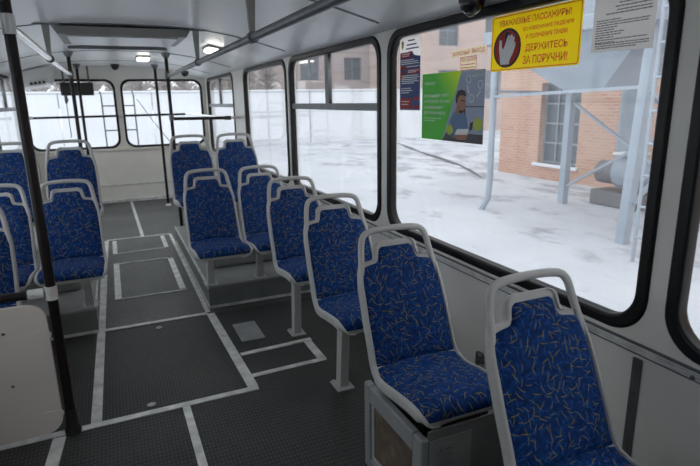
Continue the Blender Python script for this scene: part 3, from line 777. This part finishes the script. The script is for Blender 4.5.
dome(1.268, 1.74, ceil_z(1.272)+.012, 'black dome camera above the big window with the yellow sign', .046)
t = thing('equipment_box', 'off white box in the rear ceiling corner with dark round holes below', 'box', (0, 0, 0))
bm = bmesh.new(); hexa(bm, [(-.985, 7.3, 1.56), (-.60, 7.3, 1.63), (-.60, 8.1, 1.63), (-.985, 8.1, 1.56), (-.985, 7.3, ceil_z(-.985)-.004), (-.56, 7.3, ceil_z(-.56)-.004), (-.56, 8.1, ceil_z(-.56)-.004), (-.985, 8.1, ceil_z(-.985)-.004)]); obj('body', bm, M['white'], t)
bm = bmesh.new(); hexa(bm, [(-.80, 7.20, 1.59), (-.62, 7.20, 1.615), (-.62, 7.30, 1.60), (-.80, 7.30, 1.575), (-.80, 7.23, 1.645), (-.60, 7.23, 1.672), (-.60, 7.30, 1.672), (-.80, 7.30, 1.645)]); lo = obj('louvre', bm, M['white'], t)
bm = bmesh.new()
for k in range(4): lathe(bm, [(.015, 7.195), (.015, 7.23)], 12, (-.76+.043*k, 0, 1.622+.006*k), 'Y')
obj('hole', bm, M['black'], lo)
t = thing('route_display', 'black route display box hanging at the top of the rear window', 'display', (-.34, 8.19, 0))
bm = bmesh.new(); box(bm, -.198, .198, -.03, .03, 1.50, 1.665, .006); obj('case', bm, M['black'], t, 40)
for x in (-.15, .15):
    bm = bmesh.new(); box(bm, x-.012, x+.012, -.006, .006, 1.664, ceil_z(-.34+x)-.001); obj('bracket', bm, M['steel_dark'], t)
bm = bmesh.new(); tube(bm, [(-.15, .01, 1.50), (-.145, .012, 1.44), (-.155, .01, 1.40)], [.018, .026, .012], 10); obj('cable_knot', bm, M['steel_dark'], t, 60)
bm = bmesh.new(); tube(bm, [(-.15, .01, 1.41), (-.15, .01, 1.2), (-.145, .01, 1.0), (-.155, .01, .95)], .005, 6); obj('cable', bm, M['rope'], t, 60)

# ------------------------------------------------------------------ notices on the big window
XG = XR+.0225
G = lambda d=0: glasspane(XG-d)
def A(y): return -y*1.0168
T = M
# yellow warning sign
t = thing('warning_sign', 'yellow warning sign with a white hand in a red oval', 'sign', (0, 0, 0))
a0, a1, b0, b1 = A(1.712), A(1.285), 1.476, 1.672
obj('plate', sheet([rrect(a0, a1, b0, b1, .012)], .002, G(.001)), M['yellow'], t)
obj('border', sheet([rrect(a0+.004, a1-.004, b0+.004, b1-.004, .010), rrect(a0+.0065, a1-.0065, b0+.0065, b1-.0065, .008)], .0006, G(.0024)), M['red'], t)
lt = []
lt.append(text('УВАЖАЕМЫЕ ПАССАЖИРЫ!', a0+.042, a1-.045, b1-.040, b1-.018, G(.0012), bold=.022))
lt.append(text('ВО ИЗБЕЖАНИЕ ПАДЕНИЯ', a0+.172, a1-.033, b1-.069, b1-.054, G(.0012), bold=.022))
lt.append(text('И ПОЛУЧЕНИЯ ТРАВМ', a0+.188, a1-.058, b1-.094, b1-.079, G(.0012), bold=.022))
lt.append(text('ДЕРЖИТЕСЬ', a0+.188, a1-.052, b0+.056, b0+.084, G(.0012), bold=.018))
lt.append(text('ЗА ПОРУЧНИ!', a0+.178, a1-.050, b0+.018, b0+.046, G(.0012), bold=.018))
obj('lettering', join(lt), M['red'], t)
ca, cb = a0+.090, b0+.080; 
ic = obj('oval', sheet([ell(ca, cb, .075, .069)], .0005, G(.0023)), M['signblack'], t)
obj('oval_fill', sheet([ell(ca, cb, .066, .060)], .0004, G(.0028)), M['pred'], ic)
obj('pole_mark', sheet([[(ca-.012, cb-.055), (ca+.014, cb-.055), (ca+.014, cb+.055), (ca-.012, cb+.055)]], .0003, G(.0032)), M['signblack'], ic)
hand = [(-.026, -.052), (.012, -.052), (.013, -.040), (.026, -.018), (.034, .004), (.034, .016), (.029, .017), (.022, .002), (.030, .024), (.029, .034), (.023, .033), (.014, .008), (.022, .034), (.019, .042), (.013, .039), (.005, .012), (.010, .036), (.006, .042), (.001, .038), (-.010, .008), (-.017, -.004), (-.022, .004), (-.023, .026), (-.029, .029), (-.034, .024), (-.034, -.002), (-.029, -.028)]
obj('hand_mark', sheet([[(ca+.002+x*1.3, cb+y*1.1) for x, y in hand]], .0003, G(.0035)), M['handwhite'], ic)
# typed notice
t = thing('paper_notice', 'grey typed paper notice on the glass beside the yellow sign', 'notice', (0, 0, 0))
a0, a1, b0, b1 = A(1.243), A(1.040), 1.508, 1.667
obj('sheet', sheet([[(a0, b0), (a1, b0-.004), (a1, b1), (a0, b1)]], .0015, G(.001)), M['paper'], t)
ms = []; rnd = random.Random(3)
def dashes(a, b, z, h, s=None):
    x = a
    while x < b:
        w = rnd.uniform(.004, .016)
        ms.append(sheet([[(x, z), (min(x+w, b), z), (min(x+w, b), z+h), (x, z+h)]], .0004, G(.002))); x += w+.0022
for k in range(5): dashes(a0+.075+.006*(k % 3), a1-.012, b1-.012-.0095*k, .0032)
dashes(a0+.045, a1-.012, b1-.058, .0032)
for k, e in enumerate((.10, .005, .01, .11, .12, .085, .095, .12, .01, .115)): dashes(a0+.012, a1-.010-e, b1-.074-.0068*k, .0028)
for k in range(3): dashes(a0+.014, a1-.012-.04*(k == 2), b0+.020-.0062*k, .0028)
obj('printing', join(ms), M['ink'], t)
# green advert
t = thing('advert_poster', 'green advert poster with a man in a blue shirt', 'poster', (0, 0, 0))
a0, a1, b0, b1 = A(2.200), A(1.740), 1.197, 1.491; w, h_ = a1-a0, b1-b0
P = lambda u, v: (a0+u*w, b0+v*h_)
obj('backing', sheet([[P(0, 0), P(1, 0), P(1, 1), P(0, 1)]], .0012, G(.0008)), M['signwhite'], t)
obj('photo_field', sheet([[P(.375, 0), P(1, 0), P(1, 1), P(.66, 1)]], .0003, G(.00175)), M['slate'], t)
def gradient_mat():
    m = bpy.data.materials.new('poster_green_fade'); m.use_nodes = True; g = NT(m); b = m.node_tree.nodes['Principled BSDF']; b.inputs['Roughness'].default_value = .35
    tc = g.n('ShaderNodeTexCoord'); sx = g.n('ShaderNodeSeparateXYZ'); g.set(sx.inputs[0], tc.outputs['Object'])
    f = g.math('ADD', g.math('MULTIPLY', g.math('SUBTRACT', -1.98, g.math('MULTIPLY', sx.outputs[1], 1)), 4.0), g.math('MULTIPLY', g.math('SUBTRACT', sx.outputs[2], 1.36), 3.2))
    mr = g.n('ShaderNodeMapRange'); g.set(mr.inputs[0], g.math('ADD', g.math('MULTIPLY', g.math('SUBTRACT', 1.98, sx.outputs[1]), 3.6), g.math('MULTIPLY', g.math('SUBTRACT', sx.outputs[2], 1.36), 3.4)))
    mr.inputs[1].default_value = -.15; mr.inputs[2].default_value = .75
    g.set(b.inputs['Base Color'], g.mix(mr.outputs[0], (.24, .66, .18, 1), (.95, .98, .10, 1)))
    tl = g.n('ShaderNodeBsdfTranslucent'); g.nt.links.new(b.inputs['Base Color'].links[0].from_socket, tl.inputs[0])
    ms_ = g.n('ShaderNodeMixShader'); ms_.inputs[0].default_value = .6; g.nt.links.new(b.outputs[0], ms_.inputs[1]); g.nt.links.new(tl.outputs[0], ms_.inputs[2]); g.nt.links.new(ms_.outputs[0], g.nt.nodes['Material Output'].inputs[0])
    return m
obj('green_field', sheet([[P(0, 0), P(.375, 0), P(.66, 1), P(0, 1)]], .0004, G(.0019)), gradient_mat(), t)
lt = []
for s, u0, u1, v0, v1 in (('СБЕРБАНК', .05, .24, .835, .875), ('Оплачивайте ЖКХ', .04, .47, .645, .70), ('в Сбербанк Онлайн', .04, .50, .555, .61), ('и возвращайте', .04, .39, .465, .52), ('деньги на карту', .04, .42, .375, .43), ('Подробности на сайте', .04, .36, .315, .34), ('и в отделениях', .04, .24, .275, .30)):
    p, q = P(u0, v0), P(u1, v1); lt.append(text(s, p[0], q[0], p[1], q[1], G(.0013), bold=.016))
obj('lettering', join(lt), M['handwhite'], t)
pic = obj('desk', sheet([[P(.375, 0), P(1, 0), P(1, .13), P(.44, .13)]], .0003, G(.0020)), M['slate_dark'], t)
def flat(name, pts, d, m): return obj(name, sheet([[P(u, v) for u, v in pts]], .0003, G(d)), m, pic)
flat('window_bars', [(.72, .13), (.735, .13), (.735, .5), (1, .5), (1, .515), (.735, .515), (.72, .515)], .0020, M['slate_dark'])
flat('shirt', [(.47, .10), (.50, .30), (.56, .42), (.61, .46), (.70, .44), (.76, .36), (.78, .20), (.80, .12), (.74, .06), (.55, .05)], .0023, M['shirt'])
flat('neck', [(.60, .40), (.60, .52), (.69, .50), (.68, .43), (.645, .385)], .0026, M['skin'])
flat('face', [(.60, .60), (.61, .48), (.64, .43), (.68, .415), (.72, .45), (.742, .52), (.738, .62), (.70, .69), (.62, .68)], .0029, M['skin'])
flat('hair', [(.588, .57), (.588, .66), (.615, .725), (.67, .745), (.725, .72), (.745, .66), (.738, .645), (.70, .665), (.645, .66), (.622, .63), (.615, .57), (.60, .545)], .0032, M['hair'])
flat('beard', [(.64, .43), (.68, .412), (.72, .445), (.728, .462), (.69, .448), (.65, .452)], .0032, M['hair'])
flat('eyes', [(.665, .585), (.728, .575), (.728, .588), (.665, .598)], .0032, M['hair'])
flat('hands', [(.56, .06), (.60, .11), (.68, .105), (.74, .13), (.78, .11), (.76, .04), (.66, .03)], .0026, M['skin'])
flat('papers', [(.58, .10), (.78, .12), (.80, .20), (.62, .185)], .0029, M['handwhite'])
flat('telephone', [(.80, .17), (.845, .19), (.86, .30), (.815, .285)], .0029, M['signblack'])
obj('green_badge', sheet([ell(*P(.50, .17), .026, .022)], .0003, G(.0031)), M['lime'], pic); obj('green_badge', sheet([ell(*P(.925, .27), .030, .026)], .0003, G(.0031)), M['lime'], pic)
ring = []
for u, v in ((.77, .88), (.94, .80), (.82, .62)):
    ring.append(sheet([ell(*P(u, v), .017, .017, 20), ell(*P(u, v), .0135, .0135, 20)], .0003, G(.0024)))
for s, e in ((.80, .92), (.0, .0)):
    if e: ring.append(sheet([[P(.82, .925), P(.90, .925), P(.90, .913), P(.82, .913)]], .0003, G(.0024)))
ring.append(sheet([[P(.94, .72), P(.952, .72), P(.90, .64), P(.888, .645)]], .0003, G(.0024)))
ring.append(sheet([[P(.745, .80), P(.757, .80), P(.785, .69), P(.773, .685)]], .0003, G(.0024)))
obj('line_icons', join(ring), M['handwhite'], pic)
# little white tab above the advert
tag(obj('small_sticker', sheet([[(A(1.800), 1.468), (A(1.752), 1.468), (A(1.752), 1.490), (A(1.800), 1.490)]], .001, G(.0032)), M['signwhite']), 'tiny white sticker on the top corner of the green poster', 'sticker')
# emergency exit stickers
t = thing('exit_sticker', 'cream strip sticker with red emergency exit words', 'sticker', (0, 0, 0))
a0, a1 = A(1.972), A(1.742)
sk = Matrix.Identity(4)
obj('backing', sheet([[(a0, 1.546), (a1, 1.551), (a1, 1.580), (a0, 1.575)]], .001, G(.001)), M['cream'], t)
w_ = a1-a0-.016
obj('lettering', text('ЗАПАСНЫЙ', a0+.008, a0+.008+w_*.55, 1.553, 1.573, G(.0009), bold=.015), M['sred'], t)
obj('lettering', text('ВЫХОД', a0+.008+w_*.62, a1-.008, 1.553, 1.573, G(.0009), bold=.015), M['sred'], t)
t = thing('instruction_sticker', 'small cream sticker with red lines hung below the exit sticker', 'sticker', (0, 0, 0))
a0, a1, b0, b1 = A(1.908), A(1.800), 1.492, 1.545
obj('backing', sheet([[(a0, b0), (a1, b0), (a1, b1), (a0, b1)]], .001, G(.001)), M['cream'], t)
ms = [text('ПРИ АВАРИИ', a0+.006, a1-.006, b1-.020, b1-.004, G(.0009), bold=.01), sheet([[(a0, b0), (a1, b0), (a1, b1), (a0, b1)], [(a0+.0025, b0+.0025), (a1-.0025, b0+.0025), (a1-.0025, b1-.0025), (a0+.0025, b1-.0025)]], .0004, G(.0018))]
for k in range(2): 
    x = a0+.008
    while x < a1-.012:
        w_ = rnd.uniform(.006, .014); ms.append(sheet([[(x, b0+.008+.012*k), (min(x+w_, a1-.008), b0+.008+.012*k), (min(x+w_, a1-.008), b0+.012+.012*k), (x, b0+.012+.012*k)]], .0004, G(.0018))); x += w_+.003
obj('lettering', join(ms), M['sred'], t)
# red and navy bulletin
t = thing('bulletin_poster', 'tall narrow navy and red bulletin with a white head', 'poster', (0, 0, 0))
a0, a1, b0, b1 = A(2.415), A(2.218), 1.325, 1.675; w, h_ = a1-a0, b1-b0
Q = lambda u, v: (a0+u*w, b0+v*h_)
obj('backing', sheet([[Q(0, 0), Q(1, 0), Q(1, .98), Q(0, 1)]], .0015, G(.001)), M['signwhite'], t)
obj('navy_field', sheet([[Q(.02, .01), Q(.98, .01), Q(.98, .72), Q(.70, .74), (Q(.6, .80)), Q(.02, .78)]], .0004, G(.002)), M['navy'], t)
ms = [sheet([[Q(u0, v0), Q(u1, v0), Q(u1, v1), Q(u0, v1)]], .0004, G(.0024)) for u0, v0, u1, v1 in ((.03, .715, .58, .79), (.38, .50, .97, .56), (.04, .42, .22, .53), (.05, .03, .60, .17), (.03, .56, .30, .61), (.66, .03, .96, .07), (.72, .14, .92, .19))]
for q in ms: obj('red_panel', q, M['pred'], t)
ms = []
for k, (u0, u1, v) in enumerate(((.06, .70, .68), (.06, .88, .655), (.06, .93, .63), (.34, .94, .59), (.10, .90, .47), (.10, .95, .445), (.10, .85, .42), (.10, .92, .395), (.10, .70, .37), (.08, .55, .30), (.08, .62, .27), (.08, .48, .24), (.42, .92, .535), (.42, .80, .515), (.10, .52, .76), (.10, .45, .735), (.10, .5, .12), (.10, .45, .08))):
    ms.append(sheet([[Q(u0, v), Q(u1, v), Q(u1, v+.011), Q(u0, v+.011)]], .0003, G(.0028)))
obj('white_lines', join(ms), M['handwhite'], t)
ms = [sheet([[Q(u0, v), Q(u1, v), Q(u1, v+.018), Q(u0, v+.018)]], .0003, G(.0024)) for u0, u1, v in ((.40, .72, .93), (.34, .80, .875), (.30, .90, .825))]
obj('head_lines', join(ms), M['navy'], t)
e = Q(.14, .885); obj('emblem', sheet([[(e[0]-.012, e[1]+.014), (e[0], e[1]+.024), (e[0]+.012, e[1]+.014), (e[0]+.009, e[1]-.008), (e[0], e[1]-.020), (e[0]-.009, e[1]-.008)]], .0004, G(.0024)), M['gold'], t)

# ------------------------------------------------------------------ outside
ZG = -.85
bm = bmesh.new()
nx, ny = 60, 60
def hgt(x, y):
    d = max(abs(x-XC)-2.2, 0) if y < 10 else 3
    return ZG+.05*math.sin(x*1.1+.4*y)*math.cos(y*.8-.3*x)*min(1, d/2)
gv = [[bm.verts.new((x, y, hgt(x, y))) for y in [-40+100*j/ny for j in range(ny+1)]] for x in [-60+120*i/nx for i in range(nx+1)]]
for i in range(nx):
    for j in range(ny): bm.faces.new((gv[i][j], gv[i+1][j], gv[i+1][j+1], gv[i][j+1]))
tag(obj('snow_ground', bm, M['snow'], smooth=180), 'snow covered yard with dark trampled patches', 'ground', kind='structure')

def cased_window(parent, M4, a0, a1, b0, b1, cols, rows, d=.06, sill=True):
    """window of a building: frame with bars, glass and a snowy sill"""
    f = []
    fr = .045
    holes = []
    cw = (a1-a0-fr)/cols; rh = (b1-b0-fr)/rows
    for i in range(cols):
        for j in range(rows):
            holes.append([(a0+fr+i*cw, b0+fr+j*rh), (a0+(i+1)*cw, b0+fr+j*rh), (a0+(i+1)*cw, b0+(j+1)*rh), (a0+fr+i*cw, b0+(j+1)*rh)])
    w_ = obj('window', sheet([[(a0, b0), (a1, b0), (a1, b1), (a0, b1)]]+holes, .08, M4), M['frame_blue'], parent)
    obj('pane', sheet([[(a0+.02, b0+.02), (a1-.02, b0+.02), (a1-.02, b1-.02), (a0+.02, b1-.02)]], .02, M4 @ Matrix.Translation((0, 0, .02))), M['winglass'], w_)
    return w_
# brick workshop next to the bus
bx, by0, by1 = 11.0, -12.0, 13.4
t = thing('brick_workshop', 'pale orange brick workshop behind the steel hopper', 'building', (0, 0, 0))
wz0, wz1 = -.42, 1.75
wins = [(10.35, 11.75), (5.0, 6.6)]
loops = [[(by0, ZG-.1), (by1, ZG-.1), (by1, 7.5), (by0, 7.5)]]+[[(a, wz0), (b, wz0), (b, wz1), (a, wz1)] for a, b in wins]
obj('wall', sheet(loops, .4, yz(bx+.2)), M['brick'], t)
bm = bmesh.new(); box(bm, bx+.4, bx+9, by1-.4, by1, ZG-.1, 7.5); obj('end_wall', bm, M['brick'], t)
bm = bmesh.new(); box(bm, bx-.3, bx+9, by0, by1+.3, 7.5, 7.75); obj('roof', bm, M['snowcap'], t)
for a, b in wins:
    w_ = cased_window(t, yz(bx+.22), a, b, wz0, wz1, 3, 4)
    bm = bmesh.new(); box(bm, bx-.1, bx+.2, a-.1, b+.1, wz0-.08, wz0); obj('sill', bm, M['snowcap'], w_)
# mid-distance pinkish block
t = thing('brick_block', 'pinkish brick block across the yard, seen behind the posters', 'building', (0, 0, 0))
loops = [[(18.5, ZG-.1), (40, ZG-.1), (40, 14), (18.5, 14)]]
ws = [(20+3.6*k, 1.3+3.4*j) for k in range(5) for j in range(3)]
for a, b in ws: loops.append([(a, b), (a+1.5, b), (a+1.5, b+1.9), (a, b+1.9)])
obj('wall', sheet(loops, .4, xz(31.0)), M['brick_mid'], t)
bm = bmesh.new(); box(bm, 18.5, 18.9, 31.2, 38, ZG-.1, 14); obj('side_wall', bm, M['brick_mid'], t)
for a, b in ws: cased_window(t, xz(31.02), a, a+1.5, b, b+1.9, 2, 2)
# long mauve factory behind the wall
t = thing('long_factory', 'long mauve building with pale windows beyond the white wall', 'building', (0, 0, 0))
loops = [[(11.2, ZG-.1), (44, ZG-.1), (44, 12), (11.2, 12)]]
ws = [(13.6+3.6*k, 2.9+3.6*j) for k in range(8) for j in range(2)]
for a, b in ws: loops.append([(a, b), (a+1.5, b), (a+1.5, b+1.7), (a, b+1.7)])
obj('wall', sheet(loops, .4, xz(40.0)), M['brick_far'], t)
bm = bmesh.new(); box(bm, 11.2, 11.6, 40.2, 50, ZG-.1, 12); obj('side_wall', bm, M['brick_far'], t)
for a, b in ws: cased_window(t, xz(40.02), a, a+1.5, b, b+1.7, 2, 1)
# white yard wall behind the bus
t = thing('yard_wall', 'long white concrete yard wall topped with snow, behind the bus', 'wall', (0, 28, 0))
for k in range(11):
    x0 = -26+4.0*k
    bm = bmesh.new(); box(bm, x0+.02, x0+3.98, -.08, .08, ZG-.1, 1.88, .03, 1); obj('panel', bm, M['concrete'], t)
bm = bmesh.new(); box(bm, -26, 18, -.15, .15, 1.88, 1.97, .04, 2); obj('snow_cap', bm, M['snowcap'], t)
# bare trees beyond the wall
M['bark'] = mat('bare_twigs', (.36, .31, .29), .9, noise=.15, nscale=4)
def tree_meshes(seed, h=5.0):
    rd = random.Random(seed)
    bm = bmesh.new(); tube(bm, [(0, 0, -.1), (.1, 0, h*.3), (0, .1, h*.6), (.05, .0, h*.95)], [.15, .12, .08, .03], 7); tr = mesh_of('trunk', bm, M['bark'], 60)
    bm = bmesh.new()
    for k in range(95):
        z = h*rd.uniform(.35, .97); a = rd.uniform(0, 6.28); L = (1.15-z/h*.5)*1.25*rd.uniform(.6, 1.1)
        p = Vector((.05, 0, z)); d = Vector((math.cos(a), math.sin(a), rd.uniform(.2, .7))).normalized(); q = p+d*L*.6
        tube(bm, [p, q, p+d*L+Vector((0, 0, L*.12))], [.05, .035, .02], 4)
        for j in range(8):
            s_ = p.lerp(q, rd.uniform(.3, 1.4)); d2 = Vector((rd.uniform(-1, 1), rd.uniform(-1, 1), rd.uniform(-.1, 1)))
            tube(bm, [s_, s_+d2*L*.35], [.028, .014], 3)
    return tr, mesh_of('twigs', bm, M['bark'], 180)
TM = [tree_meshes(k) for k in (5, 6, 7)]
tl = ['bare tree above the yard wall, at the outer end of the row', 'bare tree above the yard wall, beyond the black grab pole', 'bare tree above the yard wall, seen beside the corner box', 'bare tree above the yard wall, just behind the black display', 'bare tree above the yard wall, right of the black display', 'bare tree above the yard wall, behind the pillar between the rear windows', 'bare tree above the yard wall, in the second rear window next to its pillar', 'bare tree above the yard wall, behind the free black post', 'bare tree above the yard wall, past the posts in the second rear window', 'bare tree above the yard wall, at the far corner of the second rear window', 'bare tree above the yard wall, through the small side window', 'bare tree above the yard wall, behind the wide side pillar', 'bare tree above the yard wall, through the side window without a vent']
for i in range(13):
    x = -5.6+1.22*i; y = 32.5+(i % 2)*3.2
    t = thing('bare_tree', tl[i], 'tree', (x*(1 if i % 2 == 0 else 1.08), y, ZG), i*2.1, 'bare trees beyond the yard wall')
    t.scale = (1, 1, .92+.12*((i*5) % 7)/7)
    tr, tw = TM[i % 3]
    for nm, me in (('trunk', tr), ('twigs', tw)):
        o = bpy.data.objects.new(nm, me); COL.objects.link(o); o.parent = t

for i in range(13):
    t = thing('bare_tree', 'bare tree in the back rows beyond the yard wall', 'tree', (-8.0+1.45*i, 38.5+(i % 2)*2.2, ZG), i*1.3, 'back rows of bare trees')
    for nm, me in zip(('trunk', 'twigs'), TM[(i+1) % 3]):
        o = bpy.data.objects.new(nm, me); COL.objects.link(o); o.parent = t

# steel hopper on legs beside the workshop
t = thing('steel_hopper', 'pale blue steel hopper standing on legs in the snow', 'hopper', (7.85, 7.0, ZG))
def P3(x, y, z): return (x-7.85, y-7.0, z-ZG)
legs = [((6.87, 8.66), (6.93, 8.70)), ((8.74, 8.50), (8.75, 8.50)), ((7.05, 5.60), (7.05, 5.44)), ((8.95, 5.45), (8.90, 5.42))]
for i, ((x0, y0), (x1, y1)) in enumerate(legs):
    bm = bmesh.new(); w_ = (.11, .145, .145, .14)[i]
    if i == 0: tube(bm, [P3(x0-.05, y0+.16, ZG-.05), P3(x0+.02, y0+.02, ZG+.25), P3(x0+.03, y0, ZG+.55), P3(x1, y1, 2.4)], .062, 12)
    else: bar(bm, P3(x0, y0, ZG-.05), P3(x1, y1, 2.4), w_, w_, (0, 1, 0))
    obj('leg', bm, M['steel_pale'], t, 40)
bm = bmesh.new(); hexa(bm, [P3(7.45, 6.6, 1.47), P3(8.2, 6.6, 1.47), P3(8.2, 7.4, 1.47), P3(7.45, 7.4, 1.47), P3(6.85, 5.35, 2.35), P3(9.0, 5.35, 2.35), P3(9.0, 8.75, 2.35), P3(6.85, 8.75, 2.35)]); obj('funnel', bm, M['steel_pale'], t)
bm = bmesh.new(); box(bm, 6.75-7.85, 9.1-7.85, 5.25-7, 8.85-7, 2.35-ZG, 2.58-ZG, .02); obj('rim', bm, M['steel_pale'], t)
bm = bmesh.new(); lathe(bm, [(1.05, 2.58-ZG), (1.05, 7.0-ZG), (.6, 7.6-ZG)], 28, (0, .2, 0)); obj('tank', bm, M['steel_pale'], t, 40)
for i, (a, b) in enumerate((((6.93, 8.7, 1.50), (8.75, 8.5, 1.45)), ((7.05, 5.4, 1.45), (8.9, 5.42, -.2)), ((8.9, 5.42, 1.45), (7.05, 5.48, -.2)), ((6.9, 8.68, 1.4), (7.05, 5.42, 1.5)), ((8.75, 8.5, 1.3), (8.93, 5.44, -.5)), ((8.74, 8.5, -.5), (8.9, 5.42, 1.3)))):
    bm = bmesh.new(); bar(bm, P3(*a), P3(*b), .05, .05); obj('brace', bm, M['steel_pale'], t)
# vertical duct and blower behind the hopper
t = thing('blower', 'pale blue blower drum and duct on the snow by the workshop wall', 'blower', (9.6, 7.7, ZG))
bm = bmesh.new(); lathe(bm, [(.30, -.42), (.36, -.40), (.36, -.02), (.30, 0)], 24, (0, .1, .72), 'Y'); obj('drum', bm, M['steel_pale'], t, 40)
bm = bmesh.new(); lathe(bm, [(.22, 0), (.24, .05), (.24, .5), (.18, .55)], 20, (0, .1, .66), 'Y'); obj('motor', bm, M['motor'], t, 40)
bm = bmesh.new(); tube(bm, [(.0, -.3, .72), (.05, -.62, .72), (.05, -.95, .78)], .22, 18); obj('inlet', bm, M['steel_pale'], t, 40)
bm = bmesh.new(); tube(bm, [(.1, .15, .95), (.1, .15, 2.6), (.1, .15, 3.6)], .19, 18); obj('duct', bm, M['steel_pale'], t, 40)
bm = bmesh.new(); box(bm, -.3, .3, -.5, .6, .0, .3, .02); obj('plinth', bm, M['motor'], t)
bm = bmesh.new(); box(bm, -.35, .2, -.38, .1, 1.06, 1.12, .03, 2); obj('snow_cap', bm, M['snowcap'], t, 60)
# ladder beside the hopper
t = thing('steel_ladder', 'pale steel ladder climbing beside the hopper leg', 'ladder', (0, 0, 0))
for y in (4.90, 4.64):
    bm = bmesh.new(); tube(bm, [(6.42, y, ZG), (6.50, y, 5.5)], .025, 8); obj('rail', bm, M['steel_pale'], t, 60)
for k in range(14):
    z = ZG+.35+.42*k; bm = bmesh.new(); xx = 6.42+.08*(z-ZG)/6.35; tube(bm, [(xx, 4.64, z), (xx, 4.90, z)], .02, 8); obj('rung', bm, M['steel_pale'], t, 60)
# ladder on the back of the bus
t = thing('rear_ladder', 'thin dark ladder fixed outside the rear window', 'ladder', (0, 8.62, 0))
for x in (-.065, .365):
    bm = bmesh.new(); tube(bm, [(x, 0, -.2), (x, 0, 1.50), (x-.015, -.02, 1.56)], .011, 8); obj('rail', bm, M['rope'], t, 60)
for z in (.30, .66, 1.01, 1.357):
    bm = bmesh.new(); tube(bm, [(-.065, 0, z), (.365, 0, z)], .010, 8); obj('rung', bm, M['rope'], t, 60)
for x in (-.065, .365):
    bm = bmesh.new(); tube(bm, [(x, 0, .40), (x, -.262, .40)], .010, 8); obj('bracket', bm, M['rope'], t, 60)
bm = bmesh.new(); tube(bm, [(.41, 8.66, 1.45), (.62, 8.66, 1.10), (.86, 8.66, .75), (1.0, 8.66, .45)], .006, 6)
tag(obj('rope', bm, M['rope'], smooth=60), 'thin slack rope hanging slantwise outside the rear window', 'rope')
bm = bmesh.new(); tube(bm, [(13.7, 24.9, ZG+.02), (12.7, 22.0, ZG+.05), (11.95, 19.6, ZG+.02), (11.3, 17.2, ZG+.06), (10.75, 15.2, ZG+.03), (10.1, 13.6, ZG+.05), (9.6, 12.4, ZG)], [.02, .05, .045, .04, .04, .03, .015], 8)
tag(obj('branch', bm, M['rope'], smooth=60), 'long dark bare branch lying on the snow below the green poster', 'branch')
